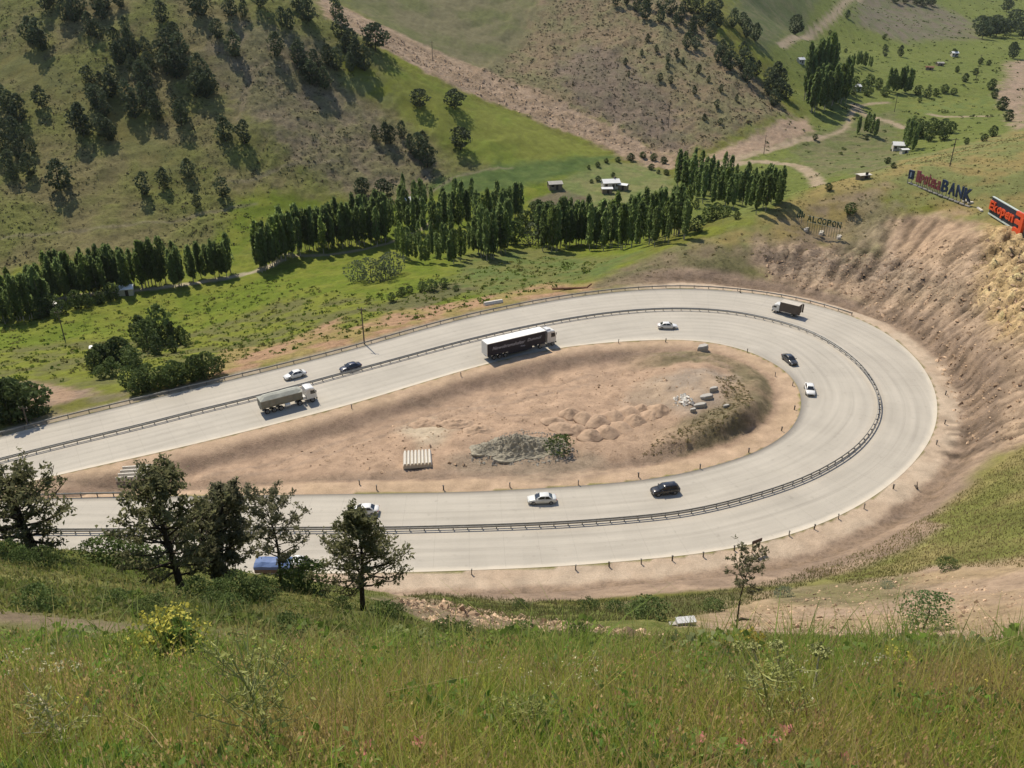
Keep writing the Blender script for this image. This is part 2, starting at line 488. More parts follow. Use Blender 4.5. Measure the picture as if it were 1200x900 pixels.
GREEN, LUSH, OLIVE, DRY = (.150, .165, .024), (.118, .156, .016), (.130, .128, .028), (.250, .195, .074)
SCRUB, BROWN, DIRT, SCREE, SAND, DARKD = (.105, .094, .060), (.185, .142, .092), (.345, .235, .155), (.35, .255, .175), (.50, .38, .27), (.245, .178, .128)
one = np.ones(GX.shape)
paint(one, OLIVE, GREEN, n1 * .6 + n2 * .5, 0.35)
# valley floor and meadows
paint(region([(-300, 330), (0, 330), (200, 312), (330, 262), (430, 248), (560, 215), (700, 190), (760, 215), (760, 300), (700, 330), (600, 350), (400, 395), (250, 425), (100, 460), (-100, 480), (-300, 480)], 4, 2), LUSH, GREEN, n1 * .5 + n2 * .6, .30)
paint(region([(-60, 420), (100, 395), (180, 400), (330, 350), (420, 345), (480, 372), (330, 400), (250, 425), (100, 462), (-60, 470)], 3, 2), (.135, .135, .045), GREEN, n2, .35)
paint(region([(650, 215), (700, 190), (760, 192), (800, 215), (790, 245), (700, 250), (650, 240)], 3, 1), (.19, .19, .075), (.13, .155, .05), n2, .2)
paint(region([(540, 300), (640, 290), (760, 295), (700, 325), (600, 345), (520, 345)], 4, 3), (.145, .15, .045), (.10, .13, .035), n2, .3)
paint(region([(620, 235), (660, 222), (690, 232), (680, 245), (630, 250)], 2, 1), (.15, .125, .075), (.11, .11, .055), n2)
# left mountain: scrub and bare earth between grass
mtn = region([(-300, -60), (340, -60), (440, 57), (560, 150), (720, 190), (620, 212), (520, 215), (430, 245), (330, 235), (300, 300), (200, 290), (0, 318), (-300, 318)], 4, 2)
paint(mtn, (.170, .146, .064), (.142, .148, .040), n1 * .8 + n2 * .35, .55)
paint(region([(280, 20), (380, 60), (420, 110), (520, 190), (500, 225), (420, 235), (370, 205), (280, 135), (240, 60)], 7, 6), (.195, .158, .098), (.160, .145, .070), n2 * .8 + n1 * .3, .6)
paint(region([(-60, 45), (40, 62), (130, 120), (210, 185), (240, 228), (190, 195), (120, 150), (60, 105), (-60, 75)], 5, 3), (.165, .150, .048), (.13, .13, .045), n2, .3)
paint(region([(445, 78), (500, 92), (600, 132), (725, 182), (640, 208), (560, 190), (500, 160), (450, 120)], 5, 3), (.165, .178, .034), (.135, .166, .026), n1 + .4 * n2, .14)
paint(region([(500, 215), (600, 190), (720, 183), (690, 200), (600, 222), (520, 232)], 4, 2), (.072, .112, .028), (.09, .125, .033), n2, .2)
paint(region([(245, 300), (268, 240), (300, 222), (400, 235), (430, 247), (330, 262), (300, 300)], 5, 3), LUSH, GREEN, n2, .2)
paint(region([(380, 60), (405, 58), (470, 100), (460, 122), (400, 100)], 5, 3), GREEN, (.14, .15, .05), n2, .2)
for pl in ([(262, 213), (300, 210), (340, 193), (400, 190)], [(0, 280), (80, 270), (200, 258), (300, 240)], [(400, 245), (500, 225), (540, 205), (600, 196)]):
    paint(band(pl, 1.3, 1.0, .3) * .7, (.22, .185, .12))
# second hill with the scree gully in front
hill2 = region([(440, -80), (660, -80), (770, -30), (850, 60), (935, 140), (800, 188), (700, 140), (560, 88)], 6, 4)
paint(hill2, (.225, .168, .102), (.165, .150, .075), n1 * .5 + n2 * .5, .5)
paint(region([(400, -60), (640, -60), (618, 40), (590, 72), (555, 86), (480, 50), (400, 5)], 8, 5), (.125, .132, .052), (.155, .14, .075), n1 + .3 * n2, .2)
paint(region([(690, 50), (720, 60), (790, 120), (800, 180), (760, 165), (680, 120), (640, 80)], 8, 6) * .8, (.185, .142, .108), (.16, .13, .09), n2, .5)
paint(region([(370, -10), (440, 26), (520, 62), (600, 92), (700, 138), (790, 180), (805, 196), (760, 196), (690, 165), (600, 128), (520, 96), (455, 60), (380, 20)], 3, 3), SCREE, (.25, .18, .115), n2, .5)
paint(region([(860, -60), (1000, -60), (955, 40), (915, 75), (890, 60), (860, 20)], 8, 5), (.105, .125, .045), (.13, .13, .06), n2, .3)
# far valley
far = region([(815, 190), (940, 140), (900, 60), (1000, -40), (1300, -40), (1300, 160), (1200, 158), (1060, 190), (940, 232), (870, 268), (800, 260), (790, 215)], 6, 4)
paint(far, (.140, .160, .040), (.118, .142, .032), n1 * .5 + n2 * .7, .3)
paint(region([(1010, -20), (1090, 0), (1140, 25), (1150, 45), (1060, 50), (1000, 25)], 12, 8), (.17, .14, .10), (.12, .125, .06), n2, .4)
paint(region([(930, 160), (1050, 130), (1090, 190), (1000, 205), (930, 195)], 6, 5), (.16, .15, .07), (.115, .13, .045), n2, .35)
paint(region([(1060, 118), (1160, 112), (1170, 125), (1080, 135)], 4, 2), (.16, .175, .042), (.12, .15, .04), n2, .2)
paint(region([(1182, 72), (1210, 70), (1205, 110), (1230, 160), (1195, 160), (1180, 130), (1166, 112), (1180, 90)], 5, 4), (.33, .24, .17), (.25, .19, .13), n2, .4)
paint(region([(850, 172), (895, 152), (945, 138), (952, 155), (915, 170), (860, 186), (815, 192)], 2.5, 2), SCREE, (.31, .22, .15), n2, .3)
for pl, w_ in (([(1010, -14), (985, 8), (968, 26), (950, 42), (915, 54)], 6), ([(800, 196), (850, 190), (900, 176), (965, 160)], 5), ([(805, 200), (860, 192), (900, 190), (950, 203), (1000, 212)], 6), ([(1000, 122), (1012, 134), (1040, 142), (1060, 150)], 5), ([(1090, 134), (1110, 137), (1160, 136)], 4), ([(1040, 120), (1005, 125), (990, 150), (960, 162)], 3)):
    paint(band(pl, w_, 1.5, 1.0), (.34, .265, .18), (.28, .22, .14), n2, .2)
# dirt tracks of the near valley, river bank
paint(band([(-40, 372), (60, 352), (180, 338), (250, 328), (300, 318), (330, 305)], 3.0, 1.0, .6), (.36, .31, .22), rough=.15)
paint(band([(300, 290), (360, 300), (455, 285), (520, 255)], 2.2, 1.0, .5), (.28, .24, .15), rough=.15)
paint(region([(-80, 462), (40, 447), (110, 458), (120, 470), (60, 490), (-80, 500)], 2.5, 2), DIRT, DARKD, n2, .5)
paint(region([(230, 440), (262, 410), (330, 402), (385, 378), (398, 372), (402, 388), (470, 362), (560, 350), (640, 332), (700, 330), (700, 342), (600, 357), (400, 408), (240, 446)], 2, 1.6), (.36, .225, .135), DRY, n2, .5)
paint(region([(120, 462), (200, 445), (232, 440), (235, 448), (130, 472), (30, 495), (0, 490)], 2, 1.5), (.2, .17, .10), OLIVE, n2, .4)
paint(region([(430, 365), (520, 330), (560, 338), (490, 362)], 2, 2) * .8, (.13, .115, .06), (.10, .095, .045), n2, .5)
# knoll and right hill
paint(region([(690, 338), (720, 318), (790, 290), (870, 272), (905, 300), (880, 325), (790, 333)], 3, 2), (.21, .165, .10), (.15, .135, .065), n2, .5)
paint(region([(700, 334), (740, 315), (850, 308), (890, 322), (840, 333)], 2.5, 2) * .85, (.145, .128, .065), (.12, .115, .05), n2, .6)
paint(region([(800, 292), (880, 262), (940, 228), (1060, 186), (1200, 150), (1400, 120), (1400, 260), (1190, 282), (1100, 245), (1040, 235), (1000, 282), (900, 292)], 3, 3), DRY, (.150, .160, .055), n1 * .5 + n2 * .6, .25)
paint(region([(880, 282), (945, 245), (1000, 222), (1040, 215), (1030, 240), (1000, 285), (920, 290)], 3, 3), (.25, .19, .12), DRY, n2, .3)
# cut slope
cut = region([(880, 290), (950, 284), (1000, 284), (1040, 250), (1100, 250), (1160, 268), (1250, 290), (1320, 320), (1320, 540), (1200, 528), (1130, 545), (1100, 540), (1120, 470), (1080, 400), (1000, 352), (900, 332)], 2.5, 1.5)
paint(cut, (.395, .285, .195), (.33, .238, .158), n2 * .7 + n3 * .3, .4)
paint(region([(890, 292), (1000, 288), (1060, 300), (1120, 330), (1160, 370), (1100, 350), (1020, 330), (900, 318)], 3, 2.5), (.265, .198, .142), (.305, .228, .155), n2, .8)
paint(region([(990, 270), (1020, 225), (1050, 240), (1040, 290), (1010, 310), (985, 300)], 3, 3) * .8, (.165, .150, .075), (.22, .18, .11), n2, .5)
paint(region([(1150, 262), (1200, 268), (1300, 290), (1300, 400), (1200, 395), (1165, 400), (1150, 330)], 2.5, 2), (.55, .395, .200), (.42, .295, .160), n2 * .6 + n3 * .5, 1.0)
paint(region([(1050, 260), (1120, 250), (1150, 262), (1140, 300), (1090, 310), (1050, 290)], 3, 3) * .8, (.37, .255, .165), (.32, .225, .145), n2, .3)
# slope below and right of the bend
paint(region([(860, 690), (950, 665), (1040, 630), (1100, 592), (1150, 552), (1200, 520), (1400, 470), (1400, 680), (1150, 672), (1000, 690), (900, 705)], 2, 2), (.160, .168, .045), (.225, .19, .076), n2 * .7 + n1 * .4 , .35)
paint(region([(700, 707), (860, 692), (905, 690), (860, 712), (800, 722), (720, 722)], 2, 1.5), (.12, .128, .042), (.17, .15, .07), n2, .4)
paint(region([(790, 746), (805, 722), (850, 712), (890, 692), (960, 688), (1090, 664), (1230, 655), (1300, 760), (1000, 752)], 1.6, 1.6), (.38, .275, .19), (.32, .235, .14), n2, .4)
paint(region([(900, 692), (960, 684), (1060, 675), (1080, 690), (1050, 712), (960, 712), (900, 700)], 1.5, 2) * .8, (.23, .185, .105), (.15, .14, .06), n2, .5)
near = region([(-300, 640), (50, 632), (200, 650), (330, 668), (460, 690), (600, 702), (700, 712), (800, 735), (1000, 748), (1300, 762), (1300, 1000), (-300, 1000)], 1.5, 1.0, nscale=3)
near = np.maximum(near, (GY < 8) * 1.0)
paint(near, (.12, .145, .035), (.175, .17, .055), n2 * .5 + n3 * .4, .5)
paint(region([(470, 700), (520, 704), (600, 722), (720, 738), (800, 748), (720, 748), (600, 742), (500, 726), (450, 712)], 1.0, 1.0, nscale=3), (.31, .235, .155), (.25, .19, .12), n3, .6)
paint(band([(-60, 716), (0, 718), (100, 723), (200, 736), (240, 745)], 1.1, .3, .3), (.27, .205, .135), (.20, .15, .10), n3, .3)
# road verges
sub_m = np.zeros(GX.shape)
def put(a): m = np.zeros(GX.shape); m[sub] = a; return m
nn = 0.7 * fbm(sx / 5, sy / 5, 3, 12)
outv = (~IN_ROAD) & (~ISLAND)
rl = np.clip(sstep(20, 45, sx) + (sy < 125), 0, 1)
paint(put((1 - sstep(8.5 + 5 * (sy < 125) * (sx < 60), 12.0 + 5 * (sy < 125) * (sx < 60), DR + nn)) * outv * rl), (.345, .25, .175), DARKD, n2, .35)
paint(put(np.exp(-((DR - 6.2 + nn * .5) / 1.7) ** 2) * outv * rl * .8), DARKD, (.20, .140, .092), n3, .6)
paint(put((1 - sstep(3.0, 4.6, DR + nn)) * outv * rl), (.50, .395, .29), (.44, .335, .24), n2, .15)
paint(put((1 - sstep(1.5, 3.5, DR + nn)) * outv * (1 - rl)), (.35, .29, .215), (.27, .22, .14), n2, .2)
# island
isl = put(sstep(0, 1, D_INN) * ISLAND)
paint(isl, (.415, .287, .195), (.35, .245, .168), n2 * .5 + n1 * .4, .3)
paint(put((1 - sstep(3.2, 4.6, D_INN + nn)) * ISLAND), (.48, .345, .235), (.41, .295, .195), n2, .15)
paint(put(np.exp(-((dN - 5.6 + nn * .4) / 1.9) ** 2) * ISLAND * (sx < 40)), (.32, .225, .16), (.28, .20, .14), n3, .3)  # shade of the slope below the upper arm, painted as darker soil
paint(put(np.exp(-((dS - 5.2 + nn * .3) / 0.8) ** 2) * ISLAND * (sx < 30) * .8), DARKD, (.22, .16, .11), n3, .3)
paint(put(sstep(4.6, 5.4, D_INN + nn * .3) * (1 - sstep(11, 14, D_INN + nn)) * ISLAND * sstep(20, 36, sx) * (sy < 172)), (.20, .165, .095), (.27, .20, .125), n2 * .7 + n3 * .5, .5)  # dry grass on the rim bank, with the bank's shade painted in
paint(region([(730, 470), (760, 445), (830, 432), (862, 440), (850, 470), (820, 485), (760, 482)], 2, 1.5, nscale=4), (.32, .255, .195), (.36, .27, .19), n2, .2)
paint(region([(470, 505), (500, 490), (530, 500), (520, 515), (490, 525)], 2, 1.5) * .7, (.47, .40, .29))
paint(region([(520, 545), (600, 520), (700, 530), (720, 545), (640, 560), (540, 558)], 2, 1.5) * .8, (.31, .245, .175), (.27, .21, .15), n3, .4)
for k_, pl in enumerate(([(240, 560), (340, 538), (430, 508), (520, 482), (600, 462), (700, 440)], [(250, 566), (350, 545), (440, 514), (530, 489), (610, 469), (700, 448)], [(480, 470), (540, 478), (600, 486), (640, 480)], [(400, 556), (520, 553), (640, 556), (720, 545), (800, 520)], [(410, 562), (520, 559), (640, 562), (730, 551), (800, 528)], [(640, 425), (740, 415), (820, 418), (856, 432)])):
    paint(band(pl, .75, .35, .35) * .75 * (isl > .5), (.275, .20, .145), (.315, .23, .165), n3)
# rubble tone variation
n4 = fbm(GX / 5, GY / 3.2, 3, 44)
ALB *= (1 + 0.13 * n3 + 0.10 * n2 + (.16 * n4 - .10 * np.clip(n4 - .15, 0, 1)) * np.clip(ROUGH * 1.6, .3, 1) * (1 - ROADW))[..., None]
ALB = np.clip(ALB, .012, .6)

# ------------------------------------------------------------------ relief: tussocks, rills of the cut slope, ruts
cx0, cy0 = 30.0, 148.0
th, rr = np.arctan2(GY - cy0, GX - cx0), np.hypot(GX - cx0, GY - cy0)
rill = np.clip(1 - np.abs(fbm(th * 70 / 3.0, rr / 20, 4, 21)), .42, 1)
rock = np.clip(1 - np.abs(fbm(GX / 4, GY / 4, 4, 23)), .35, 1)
cutw = cut * (1 - ROADW)
damp = np.clip(1 - ROADW, 0, 1)
GZ += cutw * (rill - 0.75) * 2.3 * np.clip(GZ / 6, 0.15, 1) * sstep(0.3, .8, ROUGH + .15)
GZ += cutw * (rock - .7) * 3.0 * sstep(.6, 1.0, ROUGH)
midf = sstep(12, 40, R0)
GZ += damp * midf * ROUGH * (1 - cutw * .5) * (1.0 * n2 * sstep(150, 260, R0) + .44 * n3 * (1 + 1.1 * sstep(250, 320, R0)))
GZ += np.where(isl > .5, 0.35 * n2 * sstep(5, 9, put(D_INN)) + .10 * n3, 0)
gul = np.clip(1 - np.abs(fbm(GX / 38 + .4 * n1, GY / 90, 3, 31)), .3, 1)
GZ += (np.clip(mtn, 0, 1) * 1.6 + np.clip(hill2, 0, 1) * 2.2) * (gul - .72) * sstep(300, 340, R0)
GZ += (1 - midf) * .05 * n3 * (R0 > 2)
fold = 1 - np.abs(fbm(GX / 9, GY / 9, 3, 35))
GZ += near * sstep(14, 30, R0) * (fold - .75) * .7 * damp

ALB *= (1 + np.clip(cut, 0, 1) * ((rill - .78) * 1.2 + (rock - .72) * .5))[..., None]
ALB = np.clip(ALB, .012, .6)
gm = bpy.data.materials.new('ground_soil_and_grass'); gm.use_nodes = True
def ground_nodes(m):
    nt = m.node_tree; N, L = nt.nodes, nt.links
    p = N['Principled BSDF']; p.inputs['Roughness'].default_value = .95; p.inputs['Specular IOR Level'].default_value = .12
    a = N.new('ShaderNodeVertexColor'); a.layer_name = 'col'
    r = N.new('ShaderNodeAttribute'); r.attribute_name = 'tuft'
    tc = N.new('ShaderNodeTexCoord')
    def noise(sc, det, rough=.6):
        n_ = N.new('ShaderNodeTexNoise'); n_.inputs['Scale'].default_value = sc; n_.inputs['Detail'].default_value = det; n_.inputs['Roughness'].default_value = rough
        L.new(tc.outputs['Object'], n_.inputs['Vector']); return n_.outputs[0]
    def mrange(x, a0, a1, b0, b1):
        q = N.new('ShaderNodeMapRange'); L.new(x, q.inputs[0])
        for i, v in zip((1, 2, 3, 4), (a0, a1, b0, b1)): q.inputs[i].default_value = v
        return q.outputs[0]
    def math_(op, x, y):
        q = N.new('ShaderNodeMath'); q.operation = op
        for i, v in ((0, x), (1, y)):
            if isinstance(v, (int, float)): q.inputs[i].default_value = v
            else: L.new(v, q.inputs[i])
        return q.outputs[0]
    big, mid, fine = noise(.30, 6, .65), noise(.85, 7, .75), noise(5.0, 6, .7)
    # dark tufts where scrub grows, pale grains elsewhere
    tuft = mrange(mid, .47, .62, 1.12, .38)
    tuft = math_('ADD', math_('MULTIPLY', math_('SUBTRACT', tuft, 1.0), r.outputs['Fac']), 1.0)
    grain = mrange(fine, .25, .75, .80, 1.20)
    patch = mrange(big, .3, .7, .86, 1.14)
    k = math_('MULTIPLY', math_('MULTIPLY', tuft, grain), patch)
    sc = N.new('ShaderNodeVectorMath'); sc.operation = 'SCALE'
    L.new(a.outputs[0], sc.inputs[0]); L.new(k, sc.inputs['Scale'])
    L.new(sc.outputs[0], p.inputs['Base Color'])
    h = math_('ADD', math_('MULTIPLY', mid, r.outputs['Fac']), math_('MULTIPLY', fine, .22))
    b = N.new('ShaderNodeBump'); b.inputs['Strength'].default_value = .8; b.inputs['Distance'].default_value = .9
    L.new(h, b.inputs['Height']); L.new(b.outputs[0], p.inputs['Normal'])
ground_nodes(gm)
def grid_mesh(name, X, Y, Zg, alb, rough, m, keep=None):
    ny, nx = X.shape
    me = bpy.data.meshes.new(name)
    me.vertices.add(nx * ny)
    me.vertices.foreach_set('co', np.stack([X, Y, Zg], -1).astype(np.float32).ravel())
    idx = np.arange(nx * ny, dtype=np.int32).reshape(ny, nx)
    q = np.stack([idx[:-1, :-1], idx[:-1, 1:], idx[1:, 1:], idx[1:, :-1]], -1)
    q = q.reshape(-1, 4) if keep is None else q[keep]
    me.loops.add(q.size); me.polygons.add(len(q))
    me.loops.foreach_set('vertex_index', q.ravel())
    me.polygons.foreach_set('loop_start', np.arange(0, q.size, 4, dtype=np.int32))
    me.polygons.foreach_set('use_smooth', np.ones(len(q), bool))
    me.materials.append(m)
    at = me.color_attributes.new('col', 'FLOAT_COLOR', 'POINT')
    c = np.ones((nx * ny, 4), np.float32); c[:, :3] = alb.reshape(-1, 3)
    at.data.foreach_set('color', c.ravel())
    at = me.attributes.new('tuft', 'FLOAT', 'POINT'); at.data.foreach_set('value', rough.astype(np.float32).ravel())
    me.update(calc_edges=True)
    return me
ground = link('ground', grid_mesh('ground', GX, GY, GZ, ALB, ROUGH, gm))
tag(ground, 'bare soil, scree and grass of the valley, hills and slopes', kind='structure')

# ------------------------------------------------------------------ the concrete road
def road_strip():
    t = np.gradient(MED_L, axis=0); t /= np.linalg.norm(t, axis=1)[:, None]
    nrm = np.stack([-t[:, 1], t[:, 0]], 1)
    s = np.concatenate([[0], np.cumsum(np.linalg.norm(np.diff(MED_L, axis=0), axis=1))])
    def hitd(pl, sign):
        out = []
        for p, d in zip(MED_L, nrm * sign):
            best = None
            a, b = pl[:-1] - p, pl[1:] - p
            den = d[0] * (b - a)[:, 1] - d[1] * (b - a)[:, 0]
            den = np.where(np.abs(den) < 1e-9, 1e-9, den)
            tt = (a[:, 0] * (b - a)[:, 1] - a[:, 1] * (b - a)[:, 0]) / den
            ss = (a[:, 0] * d[1] - a[:, 1] * d[0]) / den
            ok = (ss >= 0) & (ss <= 1) & (tt > 0) & (tt < 40)
            out.append(tt[ok].min() if ok.any() else np.nan)
        out = np.array(out); i = np.arange(len(out)); g = ~np.isnan(out)
        out = np.interp(i, i[g], out[g])
        for _ in range(8): out[1:-1] = .25 * out[:-2] + .5 * out[1:-1] + .25 * out[2:]
        return out
    return s, t, nrm, hitd(OUT_L, 1), hitd(INN_L, -1)
RS, RT, RN, W_OUT, W_INN = road_strip()
print('road widths', W_OUT.min(), W_OUT.max(), W_INN.min(), W_INN.max())
fr = np.concatenate([np.linspace(-1, 0, 9), np.linspace(0, 1, 9)[1:]])
rv, ruv = [], []
for i in range(len(MED_L)):
    for f_ in fr:
        o = W_OUT[i] * f_ if f_ > 0 else W_INN[i] * f_
        p = MED_L[i] + RN[i] * o
        rv.append((p[0], p[1], 0.06 - 0.05 * abs(f_) ** 3)); ruv.append((RS[i], o))
nc = len(fr); rf = []
for i in range(len(MED_L) - 1):
    for k in range(nc - 1):
        a = i * nc + k; rf.append((a, a + nc, a + nc + 1, a + 1))
# slab edge 0.15 m deep all round
me = bpy.data.meshes.new('road')
base = len(rv)
for k in (0, nc - 1):
    for i in range(len(MED_L)):
        x, y, z = rv[i * nc + k]; rv.append((x, y, z - .2)); ruv.append(ruv[i * nc + k])
L_ = len(MED_L)
for j, k in enumerate((0, nc - 1)):
    for i in range(L_ - 1):
        a, b = i * nc + k, (i + 1) * nc + k; c, d = base + j * L_ + i, base + j * L_ + i + 1
        rf.append((a, c, d, b) if k else (a, b, d, c))
me.from_pydata(rv, [], rf)
at = me.attributes.new('lane', 'FLOAT_VECTOR', 'POINT')
edge = np.array([[u_, v_, 0] for u_, v_ in ruv], np.float32)
for i in range(L_):
    for k in range(nc):
        o = edge[i * nc + k, 1]; edge[i * nc + k, 2] = min(W_OUT[i] - o, o + W_INN[i])
at.data.foreach_set('vector', edge.ravel())
me.polygons.foreach_set('use_smooth', [True] * len(me.polygons))
rm = bpy.data.materials.new('pale_concrete_paving'); rm.use_nodes = True
def road_nodes(m):
    nt = m.node_tree; N, L = nt.nodes, nt.links
    p = N['Principled BSDF']; p.inputs['Roughness'].default_value = .8; p.inputs['Specular IOR Level'].default_value = .25
    at = N.new('ShaderNodeAttribute'); at.attribute_name = 'lane'
    sep = N.new('ShaderNodeSeparateXYZ'); L.new(at.outputs['Vector'], sep.inputs[0])
    tc = N.new('ShaderNodeTexCoord')
    def M(op, x, y=None, z=None):
        q = N.new('ShaderNodeMath'); q.operation = op
        for i, v in enumerate((x, y, z)):
            if v is None: continue
            if isinstance(v, (int, float)): q.inputs[i].default_value = v
            else: L.new(v, q.inputs[i])
        return q.outputs[0]
    def noise(vec, sc, det):
        n_ = N.new('ShaderNodeTexNoise'); n_.inputs['Scale'].default_value = sc; n_.inputs['Detail'].default_value = det; L.new(vec, n_.inputs['Vector']); return n_.outputs[0]
    def mr(x, a0, a1, b0, b1):
        q = N.new('ShaderNodeMapRange'); L.new(x, q.inputs[0])
        for i, v in zip((1, 2, 3, 4), (a0, a1, b0, b1)): q.inputs[i].default_value = v
        return q.outputs[0]
    st = N.new('ShaderNodeVectorMath'); st.operation = 'MULTIPLY'; L.new(at.outputs['Vector'], st.inputs[0]); st.inputs[1].default_value = (.05, 1.1, 0)
    streak = noise(st.outputs[0], 1.0, 5)
    patch = noise(tc.outputs['Object'], .12, 5)
    grain = noise(tc.outputs['Object'], 6.0, 5)
    # transverse joints every 5 m, one long joint in each carriageway
    jx = M('ABSOLUTE', M('SUBTRACT', M('FRACT', M('DIVIDE', sep.outputs[0], 5.0)), .5))
    jx = mr(jx, .4925, .497, 0, 1)
    ay = M('ABSOLUTE', sep.outputs[1])
    jy = mr(M('ABSOLUTE', M('SUBTRACT', ay, 4.6)), .03, .08, 1, 0)
    slab = N.new('ShaderNodeTexWhiteNoise'); slab.noise_dimensions = '2D'
    cmb = N.new('ShaderNodeCombineXYZ'); L.new(M('FLOOR', M('ADD', M('DIVIDE', sep.outputs[0], 5.0), .5)), cmb.inputs[0]); L.new(M('FLOOR', M('DIVIDE', sep.outputs[1], 4.6)), cmb.inputs[1])
    L.new(cmb.outputs[0], slab.inputs['Vector'])
    k = M('MULTIPLY', mr(streak, .3, .7, .93, 1.06), mr(patch, .3, .7, .93, 1.06))
    k = M('MULTIPLY', k, mr(grain, .3, .7, .97, 1.03))
    k = M('MULTIPLY', k, mr(slab.outputs[0], 0, 1, .975, 1.02))
    k = M('MULTIPLY', k, M('SUBTRACT', 1.0, M('MULTIPLY', M('MAXIMUM', jx, M('MULTIPLY', jy, .5)), .17)))
    # wheel paths and old stains
    wp = M('ABSOLUTE', M('SUBTRACT', M('FRACT', M('DIVIDE', M('ADD', ay, .3), 2.0)), .5))
    k = M('MULTIPLY', k, M('SUBTRACT', 1.0, M('MULTIPLY', mr(wp, .12, .3, 1, 0), mr(noise(st.outputs[0], .6, 3), .35, .65, .0, .085))))
    stn = noise(tc.outputs['Object'], .9, 7)
    k = M('MULTIPLY', k, mr(stn, .62, .74, 1.0, .86))
    c0 = N.new('ShaderNodeVectorMath'); c0.operation = 'SCALE'; c0.inputs[0].default_value = (.425, .385, .322); L.new(k, c0.inputs['Scale'])
    # dust blown along the edges and the median
    dn = noise(tc.outputs['Object'], .5, 6)
    dust = M('MAXIMUM', mr(M('ADD', sep.outputs[2], M('MULTIPLY', dn, 1.2)), .7, 1.5, 1, 0), M('MULTIPLY', mr(M('ADD', ay, M('MULTIPLY', dn, 1.4)), .9, 2.4, 1, 0), .55))
    mx = N.new('ShaderNodeMix'); mx.data_type = 'RGBA'
    L.new(M('MULTIPLY', dust, .75), mx.inputs[0]); L.new(c0.outputs[0], mx.inputs[6]); mx.inputs[7].default_value = (.53, .465, .375, 1)
    L.new(mx.outputs[2], p.inputs['Base Color'])
road_nodes(rm)
me.materials.append(rm); me.update()
road = link('road', me)
tag(road, 'pale concrete road sweeping round a wide hairpin bend', kind='structure')
# ------------------------------------------------------------------ trees
def leafmat(name, c, rnd=.22, trans=.22, noise=.25, ns=.6):
    return mat(name, c, rough=.8, spec=.15, noise=noise, nscale=ns, objrand=rnd, trans=trans)
M_POPLAR = leafmat('poplar_leaves', (.185, .245, .088), .25, .65)
M_POPLAR2 = leafmat('young_poplar_leaves', (.19, .25, .07), .25, .6)
M_JUNIPER = leafmat('juniper_leaves', (.085, .108, .055), .22, .3)
M_DARKTREE = leafmat('dark_tree_leaves', (.085, .118, .040), .2, .3)
M_WILLOW = leafmat('willow_leaves', (.13, .155, .085), .15, .25)
M_BUSH = leafmat('bush_leaves', (.105, .145, .045), .25, .3)
M_BUSHL = leafmat('pale_bush_leaves', (.16, .19, .12), .15, .2)
M_BARK = mat('bark', (.11, .085, .062), rough=.95, spec=.1, noise=.35, nscale=4, bump=.03, bscale=8)
M_BARKD = mat('dark_bark', (.060, .048, .038), rough=.95, spec=.1, noise=.4, nscale=9, bump=.03, bscale=14)
M_BARKP = mat('pale_bark', (.33, .30, .25), rough=.9, spec=.1, noise=.3, nscale=3)

def leaf_quads(C, size, g, up=0.0, aspect=1.0):
    """one bent leaf clump (quad) round each point"""
    n = len(C)
    a = g.normal(size=(n, 3)); a[:, 2] *= (1 - .5 * up); a /= np.linalg.norm(a, axis=1)[:, None]
    b = g.normal(size=(n, 3)); b -= (a * b).sum(1)[:, None] * a; b /= np.linalg.norm(b, axis=1)[:, None]
    if up: 
        a = a * (1 - up) + np.array([0, 0, 1]) * up; a /= np.linalg.norm(a, axis=1)[:, None]
        b -= (a * b).sum(1)[:, None] * a; b /= np.linalg.norm(b, axis=1)[:, None]
    s = (np.asarray(size) * g.uniform(.6, 1.35, n))[:, None] * .5
    c = np.cross(a, b) * s * .35
    a = a * s * aspect; b = b * s
    return np.stack([C - a * .9 + c, C + b * .8 - c * .3, C + a + c, C - b * .75 - c * .3], 1)

def shell_points(n, prof, g, lumps=7, inner=.35):
    """points through a crown: prof(h) gives the radius at height fraction h; lumps and gaps make the outline uneven"""
    h = g.uniform(0, 1, n * 3); th = g.uniform(0, 2 * np.pi, n * 3)
    ph = g.uniform(0, 6.28, 8); kx = g.integers(1, 5, 8); kz = g.uniform(3, 13, 8)
    mod = sum(np.sin(kx[i] * th + kz[i] * h + ph[i]) for i in range(lumps)) / lumps ** .5
    keep = g.uniform(0, 1, n * 3) < np.clip(.62 + .36 * mod, .04, 1)
    h, th, mod = h[keep][:n], th[keep][:n], mod[keep][:n]
    r = prof(h) * (1 + .20 * mod) * np.sqrt(g.uniform(inner ** 2, 1, len(h)))
    return np.stack([r * np.cos(th), r * np.sin(th), h], 1)

